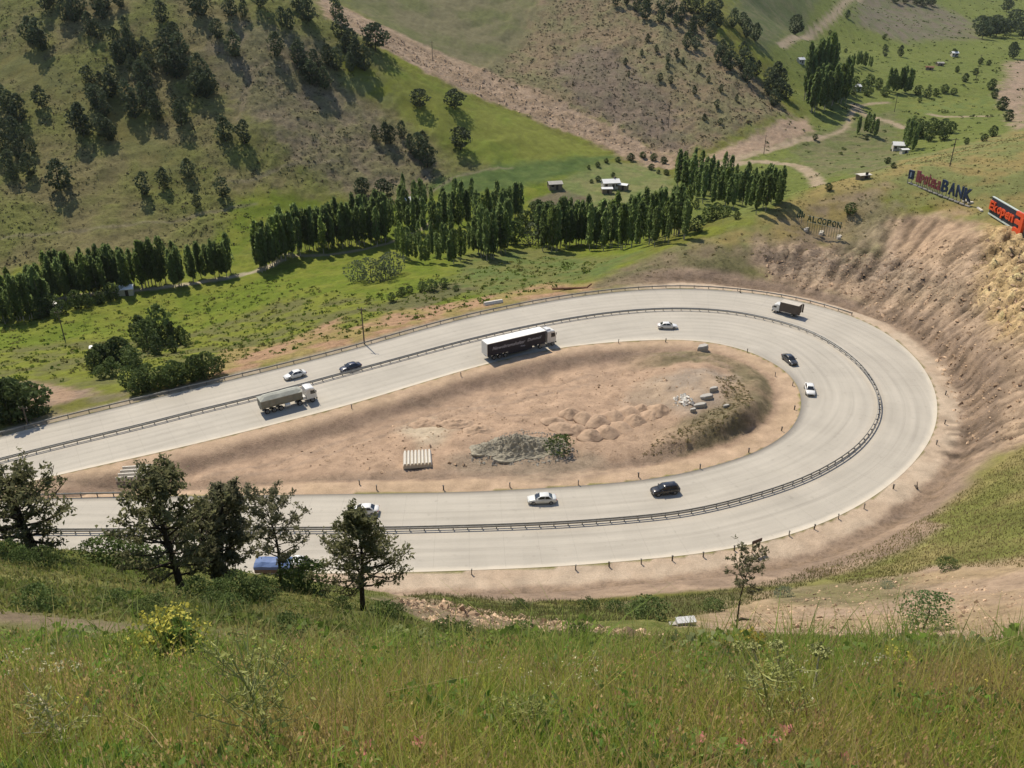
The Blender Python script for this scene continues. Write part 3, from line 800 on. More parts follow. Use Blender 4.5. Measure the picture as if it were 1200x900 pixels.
def poplar_mesh(seed, H=12.0, m=None):
    g = np.random.default_rng(seed)
    k0 = g.uniform(.8, 1.1); prof = lambda h: 1.05 * k0 * np.clip(np.minimum(h / .16 + .35, ((1.02 - h) / .27) ** .5), .08, 1)
    p = shell_points(400, prof, g, inner=.15); p[:, 2] = 1.9 + p[:, 2] * (H - 1.9)
    crown = quads_mesh('crown', leaf_quads(p, .58, g, up=.6, aspect=1.9), m or M_POPLAR)
    t = MB().tube([(0, 0, -.6), (.05, 0, H * .4), (0, .05, H * .85)], [.16, .11, .03], 5)
    return crown, t.mesh('trunk', M_BARKP)
def round_mesh(seed, H, Rad, m, low=.08, n=420, size=.8, power=.6, skew=.45, trunk=M_BARKD, tr=.2):
    """bushy tree or shrub with the widest point at height fraction skew"""
    g = np.random.default_rng(seed)
    def prof(h):
        x = np.where(h < skew, h / skew * .5, .5 + (h - skew) / (1 - skew) * .5)
        return Rad * np.clip(np.sin(np.pi * np.clip(x * .94 + .05, 0, 1)), .02, 1) ** power
    p = shell_points(n, prof, g); p[:, 2] = H * low + p[:, 2] * H * (1 - low)
    crown = quads_mesh('crown', leaf_quads(p, size, g), m)
    t = MB().tube([(0, 0, -.7), (.06 * Rad, 0, H * .4), (0, 0, H * .8)], [tr, tr * .7, .03], 5)
    return crown, t.mesh('trunk', trunk)

def px_height(u, v, hpx):
    p, d = gp(u, v)
    el = math.atan2(CAMZ - p.z, math.hypot(p.x, p.y))
    return p, d, hpx * d / F / max(.5, math.cos(el))

TREES = 0
PLANTED = []
def plant(kind, meshes, p, H, baseH, label, cat, group, wid=1.0, parts=('crown', 'trunk')):
    o = thing(kind, label, cat, p, R.uniform(0, 6.28), group)
    PLANTED.append((o, label, group))
    s = H / baseH
    o.scale = (s * wid, s * wid, s)
    for nme, me in zip(parts, meshes): link(nme, me, o)
    global TREES; TREES += 1
    return o

POP = [poplar_mesh(100 + i) for i in range(8)]
YPOP = [poplar_mesh(120 + i, m=M_POPLAR2) for i in range(4)]
def poplar_row(px, count, hpx, label, group, jit=3.0, hj=.2, wid=1.0, variants=POP):
    pl = resample(catmull(px, 6), 1.0)
    count = int(count * 1.4)
    for k in range(count):
        i = (k + R.uniform(.1, .9)) / count * (len(pl) - 1)
        u, v = pl[int(i)]
        u += R.uniform(-1, 1); v += R.uniform(-jit, jit)
        p, d, H = px_height(u, v, hpx * R.uniform(1 - hj, 1 + hj))
        plant('poplar_tree', R.choice(YPOP if (variants is POP and R.random() < .14) else variants), p, H, 12.0, label, 'tree', group, wid * R.uniform(.78, 1.15))
g1 = 'poplars of the plantation at the foot of the mountain'
l1 = 'slender poplar in the dense dark plantation at the far left valley edge'
poplar_row([(2, 374), (30, 370), (62, 360)], 24, 46, l1, g1, 7)
poplar_row([(60, 352), (100, 346), (160, 338)], 38, 44, l1, g1, 6)
poplar_row([(166, 338), (190, 336), (196, 334)], 9, 46, 'slender poplar in the small clump by the track beside the plantation', 'poplars of the clump by the track', 4)
poplar_row([(203, 336), (216, 334)], 6, 42, 'slender poplar in the narrow clump between two dirt track bends', 'poplars of the narrow clump', 3)
poplar_row([(224, 330), (250, 326), (273, 322)], 13, 38, 'slender poplar in the short row ending at the pale dirt track', 'poplars of the short row by the track', 3)
g2 = 'poplars of the tall row in the middle of the valley floor'
l2 = 'tall poplar in the long row casting a dark shadow on the valley floor'
poplar_row([(302, 316), (312, 314), (330, 304)], 13, 46, l2, g2, 4)
poplar_row([(322, 303), (360, 295), (400, 288), (455, 281)], 42, 46, l2, g2, 6)
g3 = 'poplars scattered between the two long rows'
l3 = 'poplar in the loose broken grove between meadow and mountain foot'
poplar_row([(455, 275), (500, 270), (560, 272), (610, 262)], 24, 42, l3, g3, 9)
poplar_row([(465, 302), (520, 306), (560, 298), (590, 290)], 26, 34, 'fresh green young poplar in the belt at the meadow edge of the loose grove', 'young poplars at the meadow edge', 5, wid=.85, variants=YPOP)
poplar_row([(560, 298), (575, 300), (600, 290)], 9, 50, l3, g3, 6)
poplar_row([(470, 245), (530, 250), (610, 258)], 12, 34, l3, g3, 8)
g4 = 'poplars of the dark row below the white farm'
l4 = 'dark slender poplar in the long row standing below the white farmhouse'
poplar_row([(630, 288), (660, 290), (720, 288), (760, 284), (806, 276)], 50, 48, l4, g4, 6)
g5 = 'poplars of the blue green block right of the farm'
l5 = 'blue green poplar in the block sloping down beside the red dirt track'
poplar_row([(790, 222), (815, 230), (850, 240), (885, 246), (918, 242)], 28, 38, l5, g5, 6)
poplar_row([(800, 216), (830, 222), (870, 232), (915, 238)], 18, 36, l5, g5, 5)
g6 = 'poplars of the very tall far grove'
l6 = 'very tall poplar in the dense far grove at the end of the second hill'
poplar_row([(945, 130), (965, 126), (992, 118)], 16, 40, l6, g6, 4, wid=.9)
poplar_row([(943, 118), (955, 110), (975, 104)], 14, 55, l6, g6, 4, wid=.8)
poplar_row([(992, 80), (1005, 78), (1022, 80)], 9, 15, 'small poplar in the thin far row above the dark orchard', 'poplars of the thin far row', 1)
poplar_row([(1040, 108), (1052, 110), (1066, 108)], 12, 24, 'dark poplar in the square far clump beside the orchard', 'poplars of the square far clump', 2)
poplar_row([(1003, 158), (1012, 158), (1028, 163)], 6, 22, 'lone thin poplar in the sparse group on the dry far meadow', 'poplars on the dry far meadow', 2)
poplar_row([(1058, 172), (1068, 178), (1074, 176)], 8, 30, 'poplar beside the tiny white far house on the right', 'poplars beside the far house', 3)

# dark junipers on the mountain
JUN = [round_mesh(200 + i, 8, 2.5 + .25 * (i % 3), M_JUNIPER, low=.06, n=400, size=.85, skew=.34 + .04 * i, power=.62) for i in range(6)]
LONE = [round_mesh(220 + i, 8, 3.6, M_JUNIPER, low=.16, n=480, size=.9, skew=.45, power=.5) for i in range(3)]
def grove(px, hpx, label, group, kind='juniper_tree', variants=JUN, wid=1.0, hj=.2, jit=1.5):
    big = len(px) > 8 and kind == 'juniper_tree' and hpx >= 20
    for qi, q in enumerate(px):
        if big and qi % 4 == 3: continue
        h_ = q[2] if len(q) > 2 else hpx
        if big: h_ *= .95
        p, d, H = px_height(q[0] + R.uniform(-jit, jit), q[1] + R.uniform(-jit, jit), h_ * R.uniform(1 - hj, 1 + hj))
        plant(kind, R.choice(variants), p, H, 8.0, label, 'tree' if kind.endswith('tree') else 'bush', group, wid * R.uniform(.85, 1.2) * (1 if kind != 'juniper_tree' else 1.15 if variants is LONE else .95))
grove([(55, 12), (74, 24), (88, 26), (100, 30), (106, 42), (115, 46), (96, 16), (112, 30), (120, 24), (122, 12), (82, 10), (128, 36), (113, 14), (140, 8), (60, 4), (150, 16)], 26, 'dark juniper in the thick stand at the top edge of the left mountain', 'junipers of the stand at the top of the mountain')
grove([(47, 56, 36), (50, 60), (38, 50)], 30, 'dark juniper of the small clump in yellow grass high on the left', 'junipers of the clump in yellow grass')
grove([(135, 62), (145, 68), (152, 60), (165, 52), (160, 70), (172, 62), (156, 84), (182, 50), (196, 62), (166, 92), (176, 84), (200, 34), (206, 50), (186, 70), (148, 44), (170, 36), (190, 28), (210, 66), (140, 76), (158, 74)], 24, 'dark juniper in the broad band running down the middle of the mountain', 'junipers of the band down the mountain')
grove([(198, 84), (208, 92), (214, 82), (226, 94), (236, 104), (242, 114), (229, 112), (222, 104), (247, 110), (234, 92)], 28, 'tall dark juniper in the group above the grassy stripe of the mountain', 'junipers above the grassy stripe')
grove([(166, 100), (170, 124), (180, 130), (196, 126), (208, 130), (215, 138), (186, 142), (200, 146), (212, 148), (176, 112), (160, 138), (172, 150)], 26, 'dark juniper in the thick lower stand of the mountain face', 'junipers of the lower stand')
grove([(105, 98), (110, 120), (130, 114), (140, 126), (125, 138), (120, 108), (134, 104), (146, 134), (152, 122), (116, 128)], 26, 'dark juniper left of the thick lower stand on scrubby ground', 'junipers left of the lower stand')
grove([(98, 160, 34), (122, 160), (130, 166), (93, 148)], 28, 'juniper of the foursome with long shadows on the bare mountain face', 'junipers of the foursome with long shadows')
grove([(5, 126), (13, 134), (24, 140), (8, 104), (4, 186), (12, 200), (26, 188), (4, 226), (16, 212), (36, 206), (8, 166), (2, 150), (20, 170)], 30, 'dark juniper at the left edge of the picture on the mountain', 'junipers at the left edge')
for q, l in (((48, 124, 24), 'single juniper on pale scrub left of the foursome'), ((40, 178, 18), 'small single juniper near the left edge group'), ((72, 222, 34), 'single tall juniper with a long shadow on the lower left slope'), ((170, 228, 26), 'juniper left of the dry gully stripe on the lower slope'),
             ((192, 218, 22), 'small juniper just above the lowest slope scrub'), ((223, 210, 22), 'juniper on the lower end of the grassy stripe'), ((232, 244, 16), 'lowest small juniper at the foot of the left slope'), ((260, 232, 22), 'juniper beside the narrow footpath at the foot of the left slope')):
    grove([q], 0, l, None, hj=.02)
grove([(263, 164, 28), (286, 168, 28)], 28, 'one of two junipers side by side sharing one shadow in mid slope', 'two junipers side by side', hj=.05)
grove([(256, 46, 20), (270, 18, 20), (235, 18, 24), (228, 12, 22), (288, 22, 18)], 20, 'faint juniper among grey scrub high on the mountain', 'junipers among grey scrub')
grove([(277, 66, 30)], 0, 'single broad juniper standing alone on grey scrub near the crest', None, hj=.02)
grove([(325, 66, 26)], 0, 'single juniper on brown scrub below the crest trees', None, hj=.02)
grove([(350, 76), (357, 84), (360, 92), (372, 98), (384, 76), (376, 92), (394, 84), (400, 110), (368, 80), (366, 100), (380, 104)], 24, 'dark juniper of the cluster on brown ground under the crest', 'junipers under the crest')
grove([(330, 30), (340, 34), (362, 24), (388, 34), (394, 24), (414, 60), (400, 46), (410, 78), (412, 84), (404, 62), (418, 74), (336, 16), (350, 12), (306, 8), (426, 84)], 26, 'dark juniper along the crest against the pale scree gully', 'junipers along the crest')
grove([(441, 60, 30)], 0, 'rounded dark tree standing alone at the end of the crest', None, variants=LONE, hj=.02)
for q, l in (((492, 127, 21), 'rounded dark tree, left one of the pair on the smooth green spur'), ((533, 128, 22), 'rounded dark tree, right one of the pair on the smooth green spur'), ((540, 176, 26), 'rounded dark tree below the pair at the edge of bare ground')):
    grove([q], 0, l, None, variants=LONE, hj=.02, jit=.2)
grove([(440, 164, 18), (452, 170, 22), (470, 162, 20), (490, 188, 28), (500, 196, 26), (496, 176, 24), (482, 178, 20), (460, 168, 18)], 22, 'thin juniper on the bare brown patch of the spur', 'junipers on the bare brown patch', wid=.9)
grove([(425, 231, 22)], 0, 'rounded tree at the mountain foot with a shadow on green grass', None, variants=LONE, hj=.02)
grove([(452, 234, 24)], 0, 'rounded tree at the mountain foot beside the white shed', None, variants=LONE, hj=.02)
grove([(720, 8), (745, 14), (755, 22), (765, 18), (775, 26), (785, 18), (790, 33), (800, 40), (810, 46), (804, 56), (815, 58), (825, 52), (820, 18), (830, 24), (840, 32), (850, 28), (860, 34), (870, 30), (874, 44), (880, 52), (886, 48), (812, 14), (796, 26), (780, 36), (834, 44), (812, 34), (750, 6), (770, 8), (735, 6), (760, 10), (822, 34), (846, 38), (838, 18), (776, 12), (802, 18), (868, 46)], 20, 'dark juniper along the ridge of the second hill', 'junipers along the second ridge')
grove([(845, 64), (850, 76), (856, 70), (864, 72), (870, 80), (880, 86), (886, 90), (894, 92), (900, 100), (906, 106), (912, 112), (896, 114), (908, 124), (908, 96), (840, 72), (862, 84), (914, 102), (922, 118), (876, 94), (888, 100), (900, 112), (856, 82), (872, 66)], 20, 'dark juniper on the steep right end of the second hill', 'junipers on the right end of the second hill')
grove([(734, 78), (736, 92), (772, 94), (781, 84), (787, 100), (757, 50), (783, 72), (792, 66), (820, 84), (830, 98), (846, 108), (862, 118), (826, 140), (844, 146), (750, 66), (768, 60), (800, 74), (812, 112), (838, 126)], 9, 'small dark juniper dotted on the bare face of the second hill', 'small junipers on the bare face', jit=2)
grove([(933, 42, 22)], 0, 'lone dark tree beside the pale track climbing the far hill', None, hj=.02)
grove([(1038, 66, 10), (1055, 66, 12), (992, 20, 10)], 10, 'small dark tree on the far green meadow', 'small trees on the far meadow')
grove([(1152, 46), (1160, 42), (1168, 44), (1176, 40), (1184, 42), (1192, 38), (1148, 40), (1178, 14), (1166, 36), (1156, 34), (1188, 32), (1198, 44)], 17, 'dark tree in the far thicket at the upper right', 'trees of the far thicket', kind='broadleaf_tree', variants=LONE, wid=1.1)
grove([(1050, 3), (1062, 5), (1074, 7), (1082, 8), (1092, 6)], 10, 'dark tree at the top edge of the picture on the far slope', 'trees at the top edge', variants=LONE, wid=1.2)

# broadleaf trees and bushes of the valley
BRO = [round_mesh(240 + i, 8, 3.0, M_BUSH, low=.05, n=460, size=.8, skew=.5, power=.5) for i in range(4)]
DRK = [round_mesh(250 + i, 8, 2.6, M_DARKTREE, low=.03, n=500, size=.8, skew=.38, power=.55) for i in range(4)]
WIL = [round_mesh(260 + i, 8, 4.4, M_WILLOW, low=.03, n=460, size=.7, skew=.55, power=.45) for i in range(2)]
grove([(420, 330, 24), (436, 330, 26), (452, 328, 28), (462, 322, 24)], 26, 'pale grey green willow at the near end of the tall poplar row', 'pale willows at the meadow', kind='willow_tree', variants=WIL, wid=.9, hj=.08)
grove([(625, 288, 24)], 0, 'pale rounded willow in front of the dark poplar row', None, kind='willow_tree', variants=WIL, hj=.02)
grove([(604, 286, 24), (616, 272, 26), (632, 262, 30), (640, 268, 26)], 26, 'rounded leafy tree left of the dark poplar row', 'rounded trees left of the dark row', kind='broadleaf_tree', variants=BRO)
grove([(168, 404, 26), (176, 410, 31), (184, 404, 34), (192, 406, 42), (199, 402, 35), (206, 404, 32), (214, 402, 28), (220, 406, 21), (186, 416, 20), (204, 414, 18), (178, 400, 31)], 40, 'dark pointed tree of the clump standing on the meadow above the road', 'dark trees of the meadow clump', kind='broadleaf_tree', variants=BRO + DRK, hj=.3, wid=.8)
grove([(113, 434, 22), (120, 432, 28), (128, 430, 32), (136, 428, 32), (144, 426, 30), (152, 428, 30), (158, 432, 24), (120, 444, 18), (132, 442, 20), (164, 436, 22)], 28, 'dark bushy tree left of the meadow clump', 'dark trees left of the clump', kind='broadleaf_tree', variants=BRO + DRK, hj=.3, wid=1.1)
grove([(154, 456, 30), (166, 458, 30), (178, 456, 32), (192, 453, 28), (206, 450, 28), (218, 447, 28), (232, 444, 28), (246, 441, 30), (256, 438, 26), (160, 462, 22), (172, 460, 24), (186, 458, 22), (200, 454, 24), (213, 450, 22), (226, 448, 24), (240, 444, 22)], 28, 'round dark green bush of the hedge behind the upper guard rail', 'bushes of the hedge behind the rail', kind='round_bush', variants=BRO, wid=.95, hj=.25)
grove([(10, 494, 46), (28, 492, 44), (44, 486, 38), (2, 486, 40), (18, 480, 40)], 42, 'large round dark bush at the left end of the guard rail', 'large bushes at the left end', kind='round_bush', variants=DRK, wid=1.2, hj=.08)
grove([(48, 372, 18), (60, 370, 20), (74, 366, 18), (90, 362, 20), (104, 360, 18), (118, 356, 18), (132, 352, 20), (142, 346, 18), (6, 378, 16), (66, 376, 16), (152, 344, 16)], 18, 'low leafy bush along the near edge of the poplar plantation', 'bushes along the plantation', kind='round_bush', variants=BRO, wid=1.1)
grove([(470, 348, 10), (480, 344, 11), (494, 342, 10), (506, 340, 12), (520, 338, 10), (460, 352, 9), (534, 340, 9)], 10, 'low dark bush along the gully between meadow and road bank', 'bushes along the gully', kind='round_bush', variants=BRO, wid=1.5)
grove([(690, 199, 5), (702, 196, 6), (712, 192, 6), (724, 189, 7), (738, 187, 8), (752, 186, 7), (766, 189, 7), (778, 192, 8), (694, 213, 5), (702, 212, 6), (718, 207, 6), (762, 199, 6), (772, 203, 6), (782, 206, 6)], 6, 'dark hedge bush round the farm field', 'hedge bushes round the farm', kind='hedge_bush', variants=DRK, wid=1.6)
grove([(985, 104, 12), (994, 100, 14), (1003, 102, 13), (1012, 106, 14), (1020, 100, 13), (1030, 104, 13), (1000, 110, 12), (1016, 112, 12), (1036, 112, 12), (984, 112, 10), (1076, 112, 10), (1086, 114, 9), (1096, 112, 10), (1106, 110, 8), (1116, 112, 7)], 12, 'leafy tree of the far orchard', 'trees of the far orchard', kind='broadleaf_tree', variants=BRO, wid=1.3)
grove([(1082, 160, 18), (1090, 156, 16), (1098, 158, 16), (1106, 154, 14), (1114, 158, 14), (1076, 152, 16), (1088, 166, 14), (1070, 162, 14), (1104, 164, 12)], 15, 'leafy green tree behind the tiny far house', 'trees behind the far house', kind='broadleaf_tree', variants=BRO, wid=1.2)
grove([(1166, 115, 12), (1172, 128, 14), (1180, 142, 14), (1162, 104, 10), (1152, 166, 9), (1164, 162, 12), (1132, 170, 8), (1120, 84, 9), (1132, 96, 10), (1142, 88, 9), (1150, 74, 9), (1118, 66, 10), (1185, 60, 10)], 11, 'scattered tree along the dry far riverbed', 'trees along the far riverbed', kind='broadleaf_tree', variants=DRK, wid=1.3)
grove([(1186, 70, 18)], 0, 'tall pointed dark tree at the right edge of the far valley', None, hj=.02)
grove([(1040, 192, 9), (970, 222, 8), (1046, 196, 7)], 8, 'small dark bush on the ridge track behind the letters', 'bushes on the ridge track', kind='round_bush', variants=DRK, wid=1.5)
grove([(995, 250, 13)], 0, 'green bush on bare ground behind the green lettering', None, kind='round_bush', variants=BRO, wid=1.5, hj=.02)
grove([(817, 244, 10), (816, 272, 16), (808, 270, 12), (840, 258, 18), (852, 254, 16), (830, 262, 18), (862, 256, 12)], 14, 'leafy tree in front of the blue green poplar block', 'trees in front of the poplar block', kind='broadleaf_tree', variants=BRO, wid=1.1)
grove([(656, 528, 18)], 0, 'green bush growing on the grey gravel heap inside the bend', None, kind='round_bush', variants=[round_mesh(270, 8, 6, M_BUSH, low=0, n=500, size=.9, skew=.4)], hj=.02)
grove([(1082, 738, 40)], 0, 'large green bush on the bare soil bench at the lower right', None, kind='round_bush', variants=[round_mesh(271, 8, 4.6, leafmat('fresh_leaves', (.135, .20, .075), 0, .4), low=0, n=1500, size=.42, skew=.45, power=.5)], hj=.02)
grove([(470, 288, 12), (490, 284, 10), (510, 286, 12), (535, 280, 12), (555, 276, 10), (580, 272, 12), (600, 282, 12), (465, 262, 10), (520, 262, 10), (548, 258, 10), (585, 256, 11), (610, 252, 12), (645, 248, 12), (660, 244, 10), (625, 246, 11)], 12, 'light green bush on the ground between the scattered poplars', 'bushes between the scattered poplars', kind='round_bush', variants=BRO, wid=1.4)
FB = scatter_px = [(R.uniform(955, 1165), R.uniform(20, 185), R.uniform(4, 7)) for _ in range(12)]
grove(FB, 7, 'small dark bush dotted over the far valley meadows', 'small bushes of the far valley', kind='round_bush', variants=DRK + BRO, wid=1.3)
print('trees', TREES)

# hummocks of scrub and small thorn bushes on the slopes: past counting
def scatter_region(px, n, g, dmin=2.0):
    poly = np.array([G.hit(u, v, dmin)[0][:2] for u, v in px])
    a, b = poly.min(0), poly.max(0); out = []
    while sum(len(o) for o in out) < n:
        q = g.uniform(a, b, (n * 2, 2)); q = q[inside(q[:, 0], q[:, 1], poly)]; out.append(q)
    return np.vstack(out)[:n]
def clumps(name, XY, size, per, g, cols, label, m=None, h=.6, sink=.1, leaf=.46):
    z = G.z(XY[:, 0], XY[:, 1])
    s = size * np.exp(g.normal(0, .35, len(XY)))
    per = int(per * 1.6)
    off = g.normal(size=(len(XY), per, 3)); off /= np.linalg.norm(off, axis=2)[..., None]
    off[..., 2] = np.abs(off[..., 2]) * h - sink
    C = np.concatenate([XY, z[:, None]], 1)[:, None, :] + off * s[:, None, None] * .5
    sz = np.repeat(s * leaf, per)
    V = leaf_quads(C.reshape(-1, 3), sz, g, up=.25)
    ci = np.asarray(cols)[g.integers(0, len(cols), len(XY))] * g.uniform(.75, 1.25, (len(XY), 1))
    o = link(name, quads_mesh(name, V, m or M_VEG, np.repeat(ci, per, 0)))
    return tag(o, label, None, None, 'stuff')
M_VEG = mat('mixed_herbs', (.1, .1, .1), rough=.85, spec=.15, attr=True, trans=.45)
gs = np.random.default_rng(77)
MT = [(-40, -20), (330, -20), (430, 120), (540, 215), (430, 240), (320, 240), (290, 290), (0, 315), (-40, 315)]
xy = scatter_region(MT, 9000, gs)
xy = xy[perlin(xy[:, 0] / 30, xy[:, 1] / 30, 5) + gs.uniform(-.5, .5, len(xy)) > -.15]
clumps('hill_scrub', xy, .8, 5, gs, [(.062, .062, .034), (.085, .072, .045), (.055, .066, .028)], 'low thorny scrub dotted over the left mountain')
xy = scatter_region([(560, 85), (650, 0), (760, -10), (900, 110), (935, 140), (800, 186), (700, 140)], 3000, gs)
clumps('hill_scrub', xy, 1.0, 5, gs, [(.075, .074, .042), (.10, .085, .052)], 'low thorny scrub dotted over the second hill')
xy = scatter_region([(900, 60), (1000, -10), (1200, -10), (1200, 150), (1060, 185), (940, 225), (830, 200), (950, 130)], 1000, gs)
clumps('valley_scrub', xy, 1.5, 6, gs, [(.085, .11, .036), (.105, .125, .042)], 'dark tussocks and small bushes of the far valley meadows')
xy = scatter_region([(-40, 380), (160, 350), (330, 325), (420, 345), (640, 300), (730, 300), (640, 340), (400, 400), (230, 430), (-40, 460)], 2200, gs)
clumps('meadow_tussocks', xy, .9, 6, gs, [(.10, .15, .022), (.13, .16, .03), (.17, .17, .05)], 'tussocks and weeds of the near valley meadow')
xy = scatter_region([(880, 270), (1060, 190), (1200, 155), (1200, 262), (1100, 245), (1000, 285), (700, 335), (790, 292)], 2200, gs)
clumps('dry_tussocks', xy, .5, 5, gs, [(.17, .15, .065), (.20, .165, .075), (.14, .135, .052)], 'dry tussocks on the hill round the letter signs')
# ------------------------------------------------------------------ materials of made things
M_GALV = mat('galvanised_steel', (.30, .295, .28), rough=.5, spec=.5, metal=.55, noise=.25, nscale=1.5)
M_GALVD = mat('weathered_steel', (.17, .16, .145), rough=.6, spec=.4, metal=.4, noise=.3, nscale=2)
M_CONC = mat('pale_cast_concrete', (.62, .57, .49), rough=.85, spec=.2, noise=.18, nscale=1.4, bump=.01, bscale=10, dirt=((.35, .28, .2), 1.2, .5))
M_CONCG = mat('grey_concrete', (.40, .375, .335), rough=.9, spec=.2, noise=.22, nscale=1.8, dirt=((.3, .22, .15), 1.0, .5))
M_RUST = mat('rusty_steel', (.20, .105, .06), rough=.85, spec=.2, noise=.35, nscale=2)
M_WOOD = mat('grey_pole_wood', (.13, .105, .08), rough=.9, spec=.15, noise=.3, nscale=3)
M_GLASS = mat('dark_vehicle_glass', (.018, .021, .024), rough=.08, spec=.6)
M_TYRE = mat('tyre_rubber', (.022, .021, .020), rough=.85, spec=.2, noise=.2)
M_RIM = mat('wheel_rim', (.42, .42, .42), rough=.35, spec=.5, metal=.7)
M_LAMP = mat('lamp_lens', (.75, .76, .76), rough=.12, spec=.6)
M_TAIL = mat('tail_lens', (.35, .015, .012), rough=.2, spec=.5)
M_BLACKP = mat('black_trim', (.03, .03, .03), rough=.6, spec=.3)
def paint_mat(n_, c, r=.28): return mat(n_, c, rough=r, spec=.5, coat=.5, noise=.05, nscale=.8, dirt=((.33, .27, .2), .9, .22))
M_PWHITE = paint_mat('white_car_paint', (.74, .73, .70))
M_PSILVER = paint_mat('off_white_car_paint', (.66, .66, .62))
M_PBLUE = paint_mat('dark_blue_car_paint', (.022, .027, .060))
M_PBLACK = paint_mat('black_car_paint', (.016, .016, .018), .2)
M_PGREY = paint_mat('charcoal_car_paint', (.030, .030, .033), .3)

# ------------------------------------------------------------------ guard rails
def sub_line(pl, px0=None, px1=None):
    i0 = 0 if px0 is None else int(np.argmin(np.linalg.norm(pl - plane_hit(*px0), axis=1)))
    i1 = len(pl) if px1 is None else int(np.argmin(np.linalg.norm(pl - plane_hit(*px1), axis=1)))
    return pl[i0:i1]
POST_ME = None
def rail_mesh(pl, off, z0=.44, m=None):
    q = offset_line(pl, off)
    t = np.gradient(q, axis=0); t /= np.linalg.norm(t, axis=1)[:, None]
    nr = np.stack([t[:, 1], -t[:, 0]], 1) * (1 if off >= 0 else -1)
    prof = [(.0, 0), (.07, .06), (.0, .155), (.07, .25), (.0, .31), (-.02, .31), (-.02, 0)]
    rings = [[(p[0] + n_[0] * a, p[1] + n_[1] * a, z0 + b) for a, b in prof] for p, n_ in zip(q, nr)]
    return MB().loft(rings)
def guard_rail(pl, label, step, sides, ground=lambda x, y: .0):
    pl = resample(pl, step)
    c = pl[len(pl) // 2]
    o = thing('guard_rail', label, 'guard rail', (c[0], c[1], 0))
    loc = pl - c
    for sd_ in sides: rail_mesh(loc, sd_).build('rail', M_GALV, o, True)
    t = np.gradient(pl, axis=0)
    global POST_ME
    if POST_ME is None:
        m_ = MB(); m_.box((0, 0, .36), (.14, .012, .8)); m_.box((.066, .04, .36), (.012, .07, .8)); m_.box((-.066, .04, .36), (.012, .07, .8)); m_.box((0, .02, .60), (.10, .40, .16))
        POST_ME = m_.mesh('post', M_GALVD)
    for p, tt in zip(loc, t):
        k = link('post', POST_ME, o); k.location = (p[0], p[1], 0.02); k.rotation_euler = (0, 0, math.atan2(tt[1], tt[0]))
    return o
guard_rail(MED_L[int(len(MED_L) * .02):int(len(MED_L) * .97)], 'double sided steel guard rail along the middle of the whole bend', 2.15, (-.24, .24))
guard_rail(offset_line(sub_line(OUT_L, None, (1002, 371)), -.55), 'single steel guard rail along the outer edge of the upper road', 3.6, (.1,))
half = int(np.argmax(INN_L[:, 0]))
guard_rail(offset_line(sub_line(INN_L[half:], (150, 582), None), .35), 'short dark guard rail at the lower left beside the pine trees', 2.6, (-.1,))

# bare posts left standing along the verges
m_ = MB(); m_.box((0, 0, .36), (.16, .02, .95)); m_.box((.07, .05, .36), (.02, .10, .95)); m_.box((-.07, .05, .36), (.02, .10, .95)); m_.box((0, .03, .78), (.22, .16, .10))
STUB = m_.mesh('verge_post', M_GALVD)
def verge_posts(px, label, group):
    for u, v in px:
        p, d = gp(u, v, 60)
        o = link('verge_post', STUB); o.location = p - Vector((0, 0, .02)); o.rotation_euler = (R.uniform(-.06, .06), R.uniform(-.06, .06), R.uniform(0, 6)); o.scale = (1.15, 1.15, 1.1)
        tag(o, label, 'post', group)
verge_posts([(553, 673), (675, 668), (714, 664), (751, 661), (788, 657), (824, 653), (860, 645), (925, 628), (954, 620), (982, 608), (1012, 596), (1047, 573), (1097, 521), (1107, 497), (1108, 463)], 'bare metal post on the sandy verge outside the lower bend', 'bare posts along the outer verge')
verge_posts([(421, 568), (441, 574), (520, 574), (598, 571), (678, 568), (748, 559), (820, 549), (877, 530), (916, 505), (931, 480), (929, 452), (908, 441), (876, 413)], 'bare metal post on the verge inside the lower bend', 'bare posts along the inner verge')
verge_posts([(412, 479), (540, 441), (725, 402), (780, 401)], 'bare metal post on the inner edge of the upper road', 'bare posts along the upper inner edge')

# ------------------------------------------------------------------ cars
def ring8(x0, x1, y, z, c):
    return [(x0 + c, -y, z), (x1 - c, -y, z), (x1, -y + c, z), (x1, y - c, z), (x1 - c, y, z), (x0 + c, y, z), (x0, y - c, z), (x0, -y + c, z)]
def pane(parent, nme, a, b, c, d, inset, m, off=.012, mirror=False):
    """a pane laid 12 mm proud of the face a b c d (counter-clockwise from outside)"""
    P_ = [Vector(q) for q in (a, b, c, d)]
    def bl(s, t): return (P_[0] * (1 - s) + P_[1] * s) * (1 - t) + (P_[3] * (1 - s) + P_[2] * s) * t
    n_ = (P_[1] - P_[0]).cross(P_[3] - P_[0]).normalized()
    i = inset
    F4 = [bl(i[0], i[1]) + n_ * off, bl(1 - i[0], i[1]) + n_ * off, bl(1 - i[0], 1 - i[1]) + n_ * off, bl(i[0], 1 - i[1]) + n_ * off]
    B4 = [q - n_ * (off + .02) for q in F4]
    MB().add(F4 + B4, [(0, 1, 2, 3), (4, 7, 6, 5), (0, 4, 5, 1), (1, 5, 6, 2), (2, 6, 7, 3), (3, 7, 4, 0)]).build(nme, m, parent)
TYRES = {}
